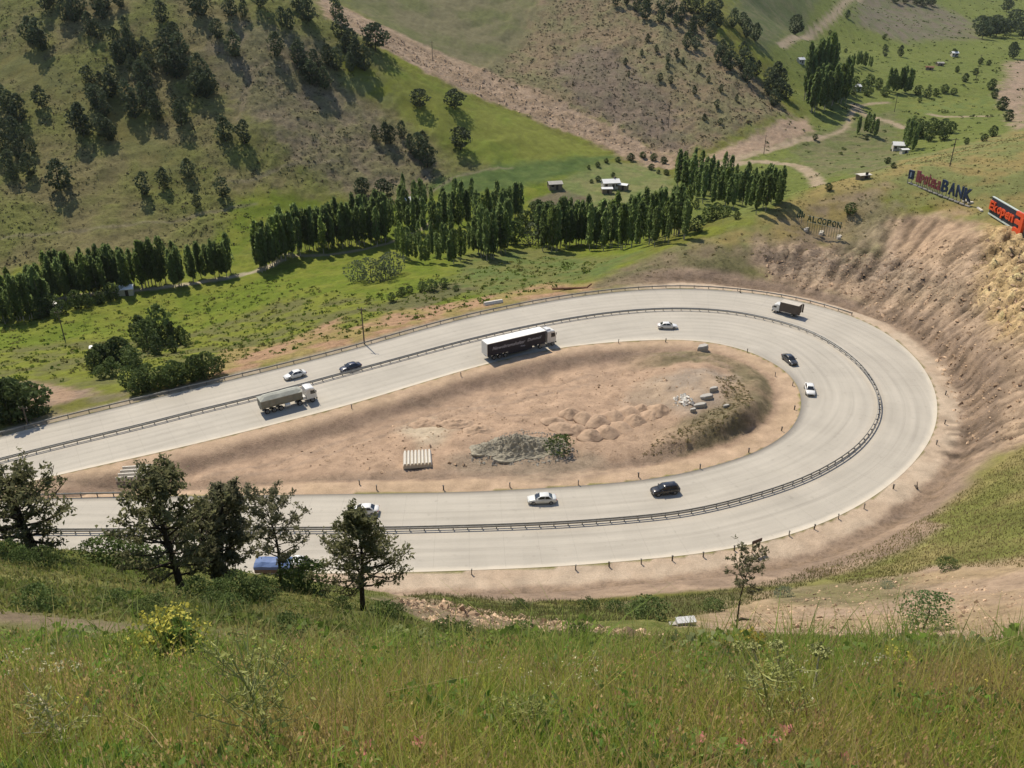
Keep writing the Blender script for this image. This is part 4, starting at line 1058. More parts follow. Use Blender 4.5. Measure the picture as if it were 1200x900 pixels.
def wheel(parent, x, y, r, w):
    if (r, w) not in TYRES:
        a = MB(); n_ = 18
        prof = [(r * .55, -w / 2), (r * .94, -w / 2), (r, -w * .32), (r, w * .32), (r * .94, w / 2), (r * .55, w / 2)]
        rings = [[(q * math.cos(t * 2 * math.pi / n_), h_, q * math.sin(t * 2 * math.pi / n_)) for t in range(n_)] for q, h_ in prof]
        a.loft(rings)
        b = MB()
        for s_ in (-1, 1):
            b.loft([[(q * math.cos(t * 2 * math.pi / n_), s_ * h_, q * math.sin(t * 2 * math.pi / n_)) for t in range(n_)] for q, h_ in ((r * .62, w * .46), (r * .58, w * .53), (r * .2, w * .47), (r * .12, w * .56))])
        TYRES[(r, w)] = (a.mesh('tyre', M_TYRE), b.mesh('rim', M_RIM))
    a, b = TYRES[(r, w)]
    wh = link('wheel', a, parent); wh.location = (x, y, r)
    link('rim', b, wh)
def car(label, p, ang, paint, style='sedan', group=None, L=4.55, nplate=True):
    o = thing('parked_car' if False else 'car', label, 'car', p, ang, group)
    if style == 'sedan':
        st = [(-2.26, .66, .42, .80), (-2.18, .80, .30, .93), (-1.7, .87, .22, .99), (-.6, .89, .19, .97), (.7, .89, .19, .95), (1.25, .88, .20, .88), (1.8, .84, .21, .80), (2.15, .76, .26, .68), (2.27, .60, .36, .58)]
        bel, top, h1 = (-1.72, 1.12), (-1.02, .30), 1.44
    elif style == 'hatch':
        st = [(-2.28, .74, .42, .98), (-2.22, .84, .30, 1.08), (-1.5, .90, .24, 1.12), (-.5, .92, .22, 1.10), (.7, .92, .22, 1.07), (1.3, .90, .23, 1.00), (1.85, .87, .24, .92), (2.18, .78, .30, .78), (2.29, .62, .42, .66)]
        bel, top, h1 = (-2.12, 1.15), (-1.72, .35), 1.66
    s = L / 4.55
    b = MB()
    rings = []
    for x, w_, zb, zt in st:
        x *= s
        half_ = [(0, zb), (w_ * .85, zb), (w_ * .97, zb + .12), (w_, (zb + zt) / 2), (w_ * .97, zt - .10), (w_ * .88, zt - .015), (w_ * .45, zt + .015), (0, zt + .02)]
        rings.append([(x, y, z) for y, z in half_] + [(x, -y, z) for y, z in half_[-2:0:-1]])
    b.loft(rings)
    zb_ = st[3][3] - .06
    b.loft([ring8(bel[0] * s, bel[1] * s, .80, zb_, .12), ring8((bel[0] * .45 + top[0] * .55) * s, (bel[1] * .45 + top[1] * .55) * s, .71, zb_ * .45 + h1 * .55, .11), ring8(top[0] * s, top[1] * s, .62, h1 - .05, .10), ring8((top[0] + .10) * s, (top[1] - .10) * s, .53, h1, .10)])
    b.build('body', paint, o, True)
    zt_ = h1 - .06
    B = lambda f, y: (bel[1] * s * f[0] + bel[0] * s * (1 - f[0]), y, zb_)
    x0, x1, X0, X1 = bel[0] * s, bel[1] * s, top[0] * s, top[1] * s
    yb, yt = .80, .62
    pane(o, 'windscreen', (x1, -yb + .1, zb_), (x1, yb - .1, zb_), (X1, yt - .08, zt_), (X1, -yt + .08, zt_), (.04, .07), M_GLASS, .03)
    pane(o, 'rear_window', (x0, yb - .1, zb_), (x0, -yb + .1, zb_), (X0, -yt + .08, zt_), (X0, yt - .08, zt_), (.05, .10), M_GLASS, .03)
    for sg in (-1, 1):
        mid0, mid1 = (x0 + x1) / 2 - .1, (X0 + X1) / 2 - .1
        for (a0, a1, c0, c1) in ((x0 + .28, mid0, X0 + .06, mid1), (mid0, x1 - .22, mid1, X1 - .02)):
            q = [(a0, sg * yb, zb_ + .06), (a1, sg * yb, zb_ + .06), (c1, sg * yt, zt_), (c0, sg * yt, zt_)]
            if sg > 0: q = [q[1], q[0], q[3], q[2]]
            pane(o, 'side_window', *q, (.05, .06), M_GLASS, .035)
        for x in (-1.36, 1.38): wheel(o, x * s, sg * .80, .325 if style == 'sedan' else .36, .22)
        MB().box((2.10 * s, sg * .60, st[7][3] - .10), (.22, .30, .13)).build('headlight', M_LAMP, o)
        MB().box((-2.20 * s, sg * .66, st[1][3] - .16), (.12, .26, .16)).build('tail_light', M_TAIL, o)
        MB().box((x1 - .35, sg * .98, zb_ + .10), (.16, .20, .14), taper=.8).build('wing_mirror', paint, o)
    MB().box((2.24 * s, 0, .42), (.10, 1.1, .16)).build('grille', M_BLACKP, o)
    return o
def on_road(u, v, z=.05): q = plane_hit(u, v, z); return Vector((q[0], q[1], z))
def heading(a, b):
    p, q = plane_hit(*a), plane_hit(*b); return math.atan2(q[1] - p[1], q[0] - p[0])
car('white sedan ahead of the dark blue car on the outer lane of the upper road', on_road(346, 442), heading((400, 428), (333, 446)), M_PWHITE)
car('dark blue car following the white sedan beside the median rail', on_road(411, 433), heading((467, 417), (400, 436)), M_PBLUE)
car('white sedan on the inner lane in front of the curtain sided lorry', on_road(782, 384.5), heading((740, 384), (830, 385)), M_PWHITE)
car('charcoal sedan rounding the inside of the bend ahead of a white one', on_road(925, 424), heading((915, 416), (934, 432)), M_PGREY)
car('white sedan heading down the inner lane at the tip of the island', on_road(948.5, 459), heading((945, 447), (951, 472)), M_PWHITE)
car('off white sedan driving left below the grey gravel heap', on_road(635, 588), heading((690, 585), (600, 588)), M_PSILVER)
car('shiny black hatchback on the lower road where the bend begins', on_road(779, 577.5), heading((800, 574), (748, 580.5)), M_PBLACK, 'hatch')
car('white sedan half hidden behind the crown of the bushy pine', on_road(427, 601), heading((470, 600), (400, 601)), M_PWHITE)

# ------------------------------------------------------------------ lorries
M_CAB = paint_mat('white_cab_paint', (.70, .69, .66), .35)
M_NAVY = mat('dark_navy_curtain', (.020, .021, .034), rough=.45, spec=.4, noise=.2, nscale=1.2)
M_ROOFW = mat('white_trailer_roof', (.80, .79, .75), rough=.6, spec=.3, noise=.06, nscale=.5)
M_CHAS = mat('dark_chassis', (.03, .029, .028), rough=.7, spec=.3)
M_TARP = mat('grey_green_tarpaulin', (.36, .36, .31), rough=.8, spec=.2, noise=.2, nscale=1.0, bump=.04, bscale=2)
M_STEELB = mat('dull_tipper_steel', (.22, .215, .175), rough=.6, spec=.3, noise=.25, nscale=.9, dirt=((.3, .24, .17), .8, .5))
M_BOXG = mat('dark_grey_box_body', (.105, .082, .066), rough=.6, spec=.3, noise=.2, nscale=.8)
M_BLUET = mat('blue_tarpaulin', (.085, .14, .29), rough=.55, spec=.3, noise=.2, nscale=1.2, bump=.05, bscale=2)
M_SCRIPT = mat('pale_grey_lettering', (.55, .56, .62), rough=.6)
def text_mesh(name, body, size, m, extrude=.0, shear=0.0, align='LEFT', res=2, bold=0.0):
    cu = bpy.data.curves.new(name, 'FONT')
    cu.body = body; cu.size = size; cu.extrude = extrude; cu.shear = shear; cu.align_x = align; cu.resolution_u = res
    if bold: cu.offset = bold
    ob = bpy.data.objects.new(name, cu); COL.objects.link(ob)
    dg = bpy.context.evaluated_depsgraph_get()
    me_ = bpy.data.meshes.new_from_object(ob.evaluated_get(dg))
    bpy.data.objects.remove(ob); bpy.data.curves.remove(cu)
    me_.materials.clear(); me_.materials.append(m); me_.name = name
    return me_
def cab(o, x0, Lc, w, z0, z1, paint, hood=0.0, high=True, wr=.5):
    """forward control cab from x0 to x0+Lc"""
    xf = x0 + Lc
    b = MB(); hw = w / 2
    def r_(x, y, za, zb_): return [(x, -y, za + .08), (x, -y + .08, za), (x, y - .08, za), (x, y, za + .08), (x, y, zb_ - .15), (x, y - .18, zb_), (x, -y + .18, zb_), (x, -y, zb_ - .15)]
    b.loft([r_(x0, hw, z0, z1 - (.05 if high else .1)), r_(x0 + Lc * .45, hw, z0, z1), r_(xf - .42, hw, z0, z1 - .12), r_(xf - .12, hw * .985, z0, z1 - .95), r_(xf, hw * .97, z0, z0 + (z1 - z0) * .42), r_(xf + .03, hw * .95, z0 - .18, z0 + .5)])
    c = b.build('cab', paint, o)
    zw = z0 + (z1 - z0) * .43
    pane(c, 'windscreen', (xf, -hw * .95, zw), (xf, hw * .95, zw), (xf - .33, hw * .92, z1 - .45), (xf - .33, -hw * .92, z1 - .45), (.03, .03), M_GLASS, .05)
    for sg in (-1, 1):
        q = [(x0 + Lc * .38, sg * hw, zw), (xf - .16, sg * hw, zw), (xf - .36, sg * hw, z1 - .55), (x0 + Lc * .38, sg * hw, z1 - .5)]
        if sg > 0: q = [q[1], q[0], q[3], q[2]]
        pane(c, 'side_window', *q, (.06, .06), M_GLASS, .02)
        MB().box((xf - .1, sg * (hw + .14), z1 - .85), (.12, .10, .5)).build('wing_mirror', M_BLACKP, c)
        MB().box((xf + .02, sg * (hw * .75), z0 + .12), (.10, .34, .2)).build('headlight', M_LAMP, c)
    MB().box((xf + .02, 0, z0 - .12), (.16, w * .97, .36)).build('bumper', M_BLACKP, c)
    MB().box((xf + .03, 0, z0 + .55), (.06, w * .66, .35)).build('grille', M_BLACKP, c)
    return c
def dual(o, x, w, r=.5):
    for sg in (-1, 1): wheel(o, x, sg * (w / 2 - .2), r, .34)

# the curtain sided semi trailer with a white cab
a = plane_hit(571.2, 403.7, 4.0); b_ = plane_hit(640.4, 387.5, 4.0)
ang = math.atan2(b_[1] - a[1], b_[0] - a[0]); LT = float(np.linalg.norm(b_ - a))
print('trailer length', LT)
LT = min(max(LT, 12.0), 14.2)
nx, ny = -math.sin(ang), math.cos(ang)
o = thing('articulated_lorry', 'articulated lorry with white cab and dark lettered curtain sided trailer', 'lorry', (a[0] + nx * 1.27, a[1] + ny * 1.27, .05), ang)
t_ = MB().box((LT / 2, 0, 2.52), (LT, 2.5, 2.76)).build('trailer', M_NAVY, o)
MB().box((LT / 2, 0, 3.955), (LT + .04, 2.56, .11)).build('roof', M_ROOFW, t_)
MB().box((-.035, 0, 2.5), (.07, 2.48, 2.7)).build('rear_door', M_CAB, t_)
MB().box((LT / 2, 0, 1.02), (LT - .1, 1.1, .22)).build('chassis', M_CHAS, t_)
for sg in (-1, 1): MB().box((LT * .56, sg * 1.2, .82), (LT * .42, .05, .62)).build('shade_panel', M_NAVY, t_)  # dark panels added so the side runs down into the shadow underneath
MB().box((LT + .03, 0, 2.55), (.06, 2.46, 2.6)).build('front_wall', M_CHAS, t_)
for k in range(9):
    MB().box((LT * (k + .5) / 9, -1.268, 2.5), (.07, .03, 2.66)).build('curtain_strap', M_NAVY, t_)
for sz, tx, xx, zz_ in ((1.05, 'Nowobramahalter', 1.1, 2.35), (.95, 'Dummol', LT - 4.6, 2.5), (.55, 'Trans', LT - 6.3, 1.6)):
    k = link('lettering', text_mesh('lettering', tx, sz, M_SCRIPT, .004, .35), t_)
    k.location = (xx, -1.30, zz_); k.rotation_euler = (math.pi / 2, 0, 0); k.scale = (1.0 if sz > .6 else .9, 1, 1)
for x in (1.6, 2.95, 4.3): dual(o, x, 2.5)
cab(o, LT + .55, 2.25, 2.45, .85, 3.65, M_CAB)
MB().box((LT + 1.0, 0, 3.78), (1.2, 2.0, .32), taper=.75).build('wind_deflector', M_CAB, o)
MB().box((LT - 1.0, 0, .85), (5.6, .9, .28)).build('tractor_chassis', M_CHAS, o)
MB().box((LT - .6, -.95, .72), (1.3, .55, .55)).build('fuel_tank', M_GALV, o)
dual(o, LT + 2.0, 2.45); dual(o, LT - 1.2, 2.45)

# the tipper semi trailer under a grey tarpaulin
a = plane_hit(306.7, 479.0, 1.5); b_ = plane_hit(355.0, 466.5, 1.5)
ang = math.atan2(b_[1] - a[1], b_[0] - a[0]); LT = float(np.linalg.norm(b_ - a)); print('tipper length', LT)
LT = min(max(LT, 7.5), 10.5)
nx, ny = -math.sin(ang), math.cos(ang)
o = thing('tipper_lorry', 'tipper lorry with white cab and grey tarpaulin over its long body', 'lorry', (a[0] + nx * 1.25, a[1] + ny * 1.25, .05), ang)
b = MB(); b.loft([[(x, -1.0, 1.15), (x, 1.0, 1.15), (x, 1.25, 1.6), (x, 1.25, 2.75), (x, -1.25, 2.75), (x, -1.25, 1.6)] for x in (0, LT)])
t_ = b.build('tipper_body', M_STEELB, o)
b = MB(); b.loft([[(x, -1.28, 2.70), (x, -1.30, 2.82), (x, -.6, 2.82 + h_ * .75), (x, 0, 2.82 + h_), (x, .6, 2.82 + h_ * .75), (x, 1.30, 2.82), (x, 1.28, 2.70)] for x, h_ in ((-.08, .15), (LT * .12, .62), (LT * .3, .72), (LT * .5, .60), (LT * .7, .70), (LT * .9, .6), (LT + .06, .2))])
b.build('tarpaulin', M_TARP, t_)
for k in range(7): MB().box((LT * (k + .5) / 7, -1.275, 2.15), (.10, .05, 1.15)).build('side_rib', M_STEELB, t_)
MB().box((LT / 2, 0, .98), (LT, .9, .24)).build('chassis', M_CHAS, o)
for x in (1.0, 2.3, 3.6): dual(o, x, 2.5)
k = MB().tube([(LT * .62 - .45, -1.12, .85), (LT * .62 + .45, -1.12, .85)], .36, 14).build('water_tank', M_ROOFW, o)
cab(o, LT + .75, 2.0, 2.4, .8, 3.1, M_CAB)
MB().box((LT + .9, 0, .8), (4.2, .85, .28)).build('tractor_chassis', M_CHAS, o)
MB().box((LT + .35, -.6, 1.25), (.5, 1.0, .6)).build('air_tank', M_CAB, o)
dual(o, LT + 1.9, 2.4); dual(o, LT - .6, 2.4)

# the small box lorry on the outer lane of the bend
p = on_road(921, 368); ang = heading((967, 378), (900, 361.5))
o = thing('box_lorry', 'small dark grey box lorry on the outer lane of the bend', 'lorry', p, ang)
t_ = MB().box((-.9, 0, 1.95), (4.5, 2.2, 2.2)).build('box_body', M_BOXG, o)
MB().box((-.9, 0, 3.08), (4.54, 2.24, .06)).build('roof', mat('dusty_box_roof', (.50, .45, .38), noise=.15), t_)
for sg in (-1, 1): MB().box((-3.4, sg * 1.12, 1.95), (.5, .05, 2.1), Matrix.Rotation(sg * .5, 3, 'Z')).build('rear_door', M_BOXG, t_)
cab(o, 1.45, 1.65, 2.0, .6, 2.35, M_CAB, wr=.4)
MB().box((-.4, 0, .68), (5.6, .8, .22)).build('chassis', M_CHAS, o)
dual(o, 2.1, 2.0, .4); dual(o, -1.8, 2.1, .4)

# the blue covered lorry behind the pines
p = on_road(330, 672); ang = heading((300, 667), (380, 667))
o = thing('flatbed_lorry', 'lorry with a blue tarpaulin cover half hidden behind the thin pine', 'lorry', p, ang)
t_ = MB().box((-.9, 0, 1.25), (4.8, 2.2, .7)).build('load_bed', M_BOXG, o)
b = MB(); b.loft([[(x, -1.14, 1.55), (x, -1.14, 2.0 + h_ * .5), (x, -.5, 2.3 + h_), (x, .5, 2.3 + h_), (x, 1.14, 2.0 + h_ * .5), (x, 1.14, 1.55)] for x, h_ in ((-3.35, -.1), (-2.3, .12), (-1.1, -.02), (.2, .12), (1.55, -.08))])
b.build('tarpaulin', M_BLUET, t_)
cab(o, 1.75, 1.7, 2.1, .65, 2.5, M_CAB, wr=.4)
MB().box((-.4, 0, .72), (6.0, .8, .22)).build('chassis', M_CHAS, o)
dual(o, 2.5, 2.1, .42); dual(o, -1.9, 2.2, .42)

# ------------------------------------------------------------------ letter signs on the right hill
M_SBLUE = mat('dark_blue_letter_face', (.030, .045, .085), rough=.5, spec=.3, noise=.12)
M_SRED = mat('dusky_red_letter_face', (.26, .075, .075), rough=.5, spec=.3, noise=.12)
M_SGREEN = mat('dark_green_letter_face', (.022, .060, .034), rough=.5, spec=.3, noise=.12)
M_SPANEL = mat('navy_sign_panel', (.018, .026, .045), rough=.5, spec=.3, noise=.1)
M_SORANGE = mat('orange_red_letter_face', (.62, .075, .022), rough=.45, spec=.35, noise=.08)
M_SEDGE = mat('pale_sign_edge', (.50, .55, .50), rough=.6, noise=.1)
def letters(o, items, A, B, base, m_frame=M_GALV, depth=.18, lw=.16):
    """items: (character, start fraction, height, material); A, B: ground points under the row; base: clearance"""
    d = (B - A); Ld = Vector((d.x, d.y, 0)).length; ang_ = math.atan2(d.y, d.x)
    for ch, f0, f1, h_, m in items:
        me_ = text_mesh('letter', ch, 1.0, m, depth, bold=.025)
        co = np.array([v.co[:] for v in me_.vertices]); a0, a1 = co.min(0), co.max(0)
        wd = (f1 - f0) * Ld * .86
        for v in me_.vertices:
            v.co = ((v.co.x - a0[0]) / (a1[0] - a0[0]) * wd, (v.co.y - a0[1]) / (a1[1] - a0[1]) * h_, v.co.z)
        k = link('letter', me_, o)
        g_ = A + d * f0
        k.location = Vector((g_.x, g_.y, g_.z + base)) - o.location; k.rotation_euler = (math.pi / 2, 0, ang_)
        for q in (.2, .8):
            e = A + d * (f0 + (f1 - f0) * .86 * q)
            MB().box((0, 0, base / 2 + .3), (lw, lw, base + 1.2)).build('leg', m_frame, o).location = e - o.location + Vector((nxs(ang_)[0] * .25, nxs(ang_)[1] * .25, 0))
def nxs(a_): return (-math.sin(a_), math.cos(a_))
A, dA = gp(1064, 214); B, dB = gp(1137, 243)
print('bank sign', A, B, dA, dB, (B - A).length)
o = thing('letter_sign', 'long row of free standing blue and dusky red letters on the hill crest', 'sign', A)
K = 245 / 1000
it = []
w7 = [.12, .185, .25, .31, .36, .415, .465, .52]
for i, ch in enumerate('Ipoteka'): it.append((ch, w7[i], w7[i + 1], 13 * K if ch in 'It' else 10.5 * K, M_SRED))
w4 = [.53, .645, .755, .87, 1.0]
for i, ch in enumerate('BANK'): it.append((ch, w4[i], w4[i + 1], 13.5 * K, M_SBLUE))
letters(o, it, A, B, 1.1)
dv = B - A; ang = math.atan2(dv.y, dv.x)
def at_f(f_): return A + dv * f_
# emblem: a blue square with a ring cut by a bar
e = at_f(.03)
em = MB(); wd = 8 * K
for sg in (-1, 1): em.box((sg * wd * .42, 0, wd * .55), (wd * .16, .4, wd * 1.25))
em.box((0, 0, wd * 1.1), (wd, .38, wd * .18)); em.box((0, 0, wd * .02), (wd, .38, wd * .18)); em.box((0, .05, wd * .55), (wd * .7, .2, wd * .95))
k = em.build('emblem', M_SBLUE, o); k.location = e - A + Vector((0, 0, 1.4)); k.rotation_euler = (0, 0, ang)
k = MB().box((0, -.12, wd * .55), (wd * .30, .24, wd * .7)).build('emblem_bar', mat('pale_blue_emblem', (.20, .24, .30)), o); k.location = e - A + Vector((0, 0, 1.4)); k.rotation_euler = (0, 0, ang)
for q in (-.3, .3): MB().box((q * wd, .3, .8), (.16, .16, 2.6)).build('leg', M_GALV, o).location = e - A
gz0 = MB()
for i in range(12):
    q0, q1 = at_f(i / 12 + .01), at_f((i + 1) / 12 - .005); mid = (q0 + q1) / 2
    k = MB().box((0, 0, 0), ((q1 - q0).length, .5, .3), Matrix.Rotation(ang, 3, 'Z')).build('footing', M_CONCG, o); k.location = mid - A + Vector((0, 0, .1))
for u, v, l in ((1131, 236.5, 'pale concrete block at the near end of the long letter row'), (1137, 238.5, 'pale concrete block between letter row and dark billboard')):
    p, d = gp(u, v); k = MB().box((0, 0, .25), (1.3, .9, .5)).build('concrete_block', M_CONC); k.location = p; tag(k, l, 'block')

p0, d0 = gp(1158, 251); p1, d1 = gp(1199, 277)
dv = p1 - p0; ang = math.atan2(dv.y, dv.x); Ld = math.hypot(dv.x, dv.y)
print('billboard', p0, p1, d0, d1, Ld)
o = thing('billboard', 'dark navy hillside billboard with big orange red letters at the right edge', 'billboard', p0, ang)
slope = math.atan2(dv.z, Ld)
Kb = (d0 + d1) / 2000
Hb = 19 * Kb
def shear_box(x0, x1, y, dy, za, zb_):
    """panel following the slope"""
    s_ = math.tan(slope)
    return MB().add([(x0, y, za + x0 * s_), (x1, y, za + x1 * s_), (x1, y + dy, za + x1 * s_), (x0, y + dy, za + x0 * s_), (x0, y, zb_ + x0 * s_), (x1, y, zb_ + x1 * s_), (x1, y + dy, zb_ + x1 * s_), (x0, y + dy, zb_ + x0 * s_)], [(0, 3, 2, 1), (4, 5, 6, 7), (0, 1, 5, 4), (1, 2, 6, 5), (2, 3, 7, 6), (3, 0, 4, 7)])
LP = Ld * .93
shear_box(0, LP, 0, .35, .5, .5 + Hb).build('panel', M_SPANEL, o)
shear_box(-.05, LP, -.04, .5, .5 + Hb + .002, .5 + Hb + .18).build('top_edge', M_SEDGE, o)
shear_box(-.05, LP, -.12, .6, .15, .498).build('bottom_edge', M_SEDGE, o)
for k in range(6):
    x = LP * (k + .5) / 6; MB().box((x, .6, .5 + x * math.tan(slope) + Hb * .4), (.18, .18, Hb + 1.2)).build('support', M_GALV, o)
wE = [0.015, .15, .28, .41, .54, .67, .70]
for i, ch in enumerate('Ekopen'):
    me_ = text_mesh('letter', ch, 1.0, M_SORANGE, .16, bold=.025)
    co = np.array([v.co[:] for v in me_.vertices]); a0, a1 = co.min(0), co.max(0)
    f0 = .01 + i * .115; wd = Ld * .105; hh = Hb * (.56 if ch in 'Ek' else .44)
    zb_ = .5 + Hb * .26 - (hh * .3 if ch == 'p' else 0)
    hh *= 1.3 if ch == 'p' else 1
    for v in me_.vertices:
        x = f0 * Ld + (v.co.x - a0[0]) / (a1[0] - a0[0]) * wd
        v.co = (x, -.20 - v.co.z, zb_ + (v.co.y - a0[1]) / (a1[1] - a0[1]) * hh + x * math.tan(slope))
    me_.flip_normals(); link('letter', me_, o)
me_ = text_mesh('letter', 'E', 1.0, M_SORANGE, .3, bold=.03)
co = np.array([v.co[:] for v in me_.vertices]); a0, a1 = co.min(0), co.max(0)
for v in me_.vertices:      # the last letter stands taller than the panel, its back bar to the right
    x = Ld * (.97 - .21 * (v.co.x - a0[0]) / (a1[0] - a0[0]))
    v.co = (x, -.36 - v.co.z, .0 + (v.co.y - a0[1]) / (a1[1] - a0[1]) * (Hb + .9) + x * math.tan(slope))
link('letter', me_, o)
p, d = gp(1148, 246)
k = MB().box((0, 0, .15), (3.4, .5, .35), Matrix.Rotation(ang, 3, 'Z')).build('concrete_kerb', M_CONC); k.location = p + Vector((0, 0, .05)); tag(k, 'pale concrete kerb lying left of the dark billboard', 'kerb')

A, dA = gp(944, 270.5); B, dB = gp(984, 280)
K = dA / 1000; ang = math.atan2(B.y - A.y, B.x - A.x)
o = thing('letter_sign', 'short row of small dark green letters on a pale frame with white footings', 'sign', A)
it = [(ch, i / 7, (i + 1) / 7, 7.4 * K, M_SGREEN) for i, ch in enumerate('ALCOPON')]
letters(o, it, A, B, 11.5 * K, mat('dull_green_frame', (.15, .17, .11), rough=.7), .12, .09)
dv = B - A
for f_ in (0, .45, .97):
    for y_ in (0, 1.6):
        k = MB().box((0, 0, .2), (.9, .9, .7)).build('footing', M_CONC, o); k.location = dv * f_ + Vector((nxs(ang)[0] * y_, nxs(ang)[1] * y_, 0))
for z_ in (11.2 * K, 18.3 * K):
    k = MB().tube([Vector((0, 0, z_)), dv + Vector((0, 0, z_))], .05, 5).build('frame_bar', M_SEDGE, o)
p, d = gp(937, 262)
o = thing('emblem_sign', 'small dark green emblem on posts left of the green letters', 'sign', p)
b = MB()
for x, h_ in ((-.9, 1.4), (-.3, 2.3), (.3, 1.9), (.9, 1.2)): b.box((x, 0, 1.6 + h_ / 2), (.28, .2, h_))
b.box((0, 0, 2.1), (2.2, .16, .25)); b.build('emblem', M_SGREEN, o)
for x in (-.5, .5): MB().box((x, .15, .9), (.12, .12, 2.2)).build('leg', M_GALV, o)

# two legged road sign on the verge below the bend, seen from behind
p, d = gp(881, 648, 60); q, d2 = gp(889, 645, 60)
o = thing('road_sign', 'brown two legged sign board on the lower verge of the bend', 'sign', p)
dv = q - p
for e in (Vector((0, 0, 0)), dv): MB().box((0, 0, .85), (.10, .10, 1.9)).build('leg', M_RUST, o).location = e
k = MB().box((0, 0, 0), (dv.length + .5, .10, .55), Matrix.Rotation(math.atan2(dv.y, dv.x), 3, 'Z')).build('board', mat('brown_sign_back', (.12, .085, .07), noise=.2), o); k.location = dv * .5 + Vector((0, -.1, 1.95))
for u, v, l in ((1075, 573, 'dark leaning stake on the verge right of the bend'), (868, 343.5, 'small dark stake beside the guard rail end at the top of the bend')):
    p, d = gp(u, v, 60); k = MB().tube([(0, 0, -.2), (-.25, .1, 1.3)], [.09, .06], 6).box((-.1, .3, .25), (.3, .9, .15)).build('wooden_stake', M_WOOD); k.location = p; tag(k, l, 'stake')

# ------------------------------------------------------------------ utility poles
def pole(u, v, hpx, label, arm=True):
    p, d, H = px_height(u, v, hpx)
    o = thing('utility_pole', label, 'pole', p, R.uniform(-.5, .5))
    MB().tube([(0, 0, -.5), (0, 0, H)], [.17, .11], 7).build('shaft', M_WOOD, o)
    if arm:
        c = MB().box((0, 0, H - .5), (1.8, .12, .14)).build('crossarm', M_WOOD, o)
        for x in (-.8, 0, .8): MB().tube([(x, 0, H - .42), (x, 0, H - .15)], .05, 5).build('insulator', M_CONC, c)
pole(427, 403, 42, 'tall thin pole standing on the bank behind the upper guard rail')
pole(33, 499, 24, 'short pole behind the guard rail at the large bush on the left')
pole(1113, 195, 32, 'wooden pole on the dry hill behind the blue letters')
pole(1048, 131, 18, 'wooden pole beside the yellow field of the far valley')
pole(853, 198, 16, 'wooden pole on the dirt track below the bare second hill')
pole(895, 181, 22, 'wooden pole in front of the pink scree at the second hill')
pole(783, 150, 28, 'thin pole at the foot of the bare second hill')
pole(507, 72, 22, 'thin pole standing beside the scree gully')
pole(775, 231, 14, 'small pole in the farm field', False)
pole(76, 398, 34, 'thin pole in the meadow before the poplar plantation')
pole(1144, 92, 26, 'thin pole among the far riverbed trees')

# ------------------------------------------------------------------ houses of the valley
M_WALL = mat('whitewashed_wall', (.52, .48, .41), rough=.9, noise=.15, nscale=.8)
M_MUD = mat('mud_brick_wall', (.24, .185, .125), rough=.95, noise=.2, nscale=.8)
M_TIN = mat('pale_tin_roof', (.74, .73, .70), rough=.5, spec=.4, noise=.1, nscale=.5)
M_SLATE = mat('dull_sheet_roof', (.38, .35, .30), rough=.7, noise=.2, nscale=.6)
M_DOOR = mat('dark_door_wood', (.06, .045, .035), rough=.8)
def house(u, v, L, Wd, H, rise, ang, label, wall=M_WALL, roof=M_TIN, cat='house', name='farm_house', nwin=3):
    p, d = gp(u, v)
    o = thing(name, label, cat, p, ang)
    MB().box((0, 0, H / 2 - .4), (L, Wd, H + .8)).build('wall', wall, o)
    e = .35
    r_ = MB().loft([[(x, -Wd / 2 - e, H + .02), (x, 0, H + rise + .02), (x, Wd / 2 + e, H + .02), (x, Wd / 2 + e, H - .12), (x, 0, H + rise - .14), (x, -Wd / 2 - e, H - .12)] for x in (-L / 2 - e, L / 2 + e)]).build('roof', roof, o)
    for sg in (-1, 1):
        x = sg * (L / 2 - .02); MB().loft([[(x - .05, -Wd / 2, H - .02), (x - .05, 0, H + rise - .16), (x - .05, Wd / 2, H - .02)], [(x + .05, -Wd / 2, H - .02), (x + .05, 0, H + rise - .16), (x + .05, Wd / 2, H - .02)]]).build('gable', wall, o)
    MB().box((L * .1, -Wd / 2 - .02, 1.0), (1.0, .12, 2.0)).build('door', M_DOOR, o)
    for k in range(nwin):
        x = -L / 2 + L * (k + .5) / nwin
        if abs(x - L * .1) < 1: continue
        w_ = MB().box((x, -Wd / 2 - .02, 1.6), (1.1, .10, 1.1)).build('window', M_DOOR, o)
        MB().box((x, -Wd / 2 - .09, 1.0), (1.3, .12, .1)).build('sill', M_WALL, w_)
    if name == 'farm_house': MB().box((L * .25, .3, H + rise + .2), (.5, .5, 1.0)).build('chimney', M_MUD, r_)
    return o
house(715, 220, 7.0, 5.0, 2.6, 1.2, .15, 'white roofed farmhouse in the hedged field of the valley')
house(730, 222, 4.0, 2.6, 2.2, .5, -.5, 'small pale shed right of the white farmhouse', M_MUD, M_TIN, 'shed', 'farm_shed', 1)
house(711, 226, 4.2, 2.4, 2.0, .5, .05, 'low pale roofed shed just below the white farmhouse', M_MUD, M_TIN, 'shed', 'farm_shed', 1)
house(650, 221, 5.6, 4.2, 2.4, .9, .2, 'grey roofed shed among trees left of the farm', M_MUD, M_SLATE, 'shed', 'farm_shed', 2)
house(482, 241, 6.0, 4.4, 2.4, 1.4, .7, 'white roofed shed at the mountain foot among poplars', M_MUD, M_TIN, 'shed', 'farm_shed', 2)
house(1053, 176, 6.0, 4.5, 2.6, 1.4, -.2, 'white roofed tiny house among trees of the far valley')
house(1059, 180, 3.0, 2.5, 2.0, .4, .1, 'small shed beside the tiny far house', M_WALL, M_TIN, 'shed', 'farm_shed', 1)
house(1003, 106, 4.4, 3.6, 2.4, 1.2, .3, 'tiny white hut beside the very tall far grove', cat='hut')
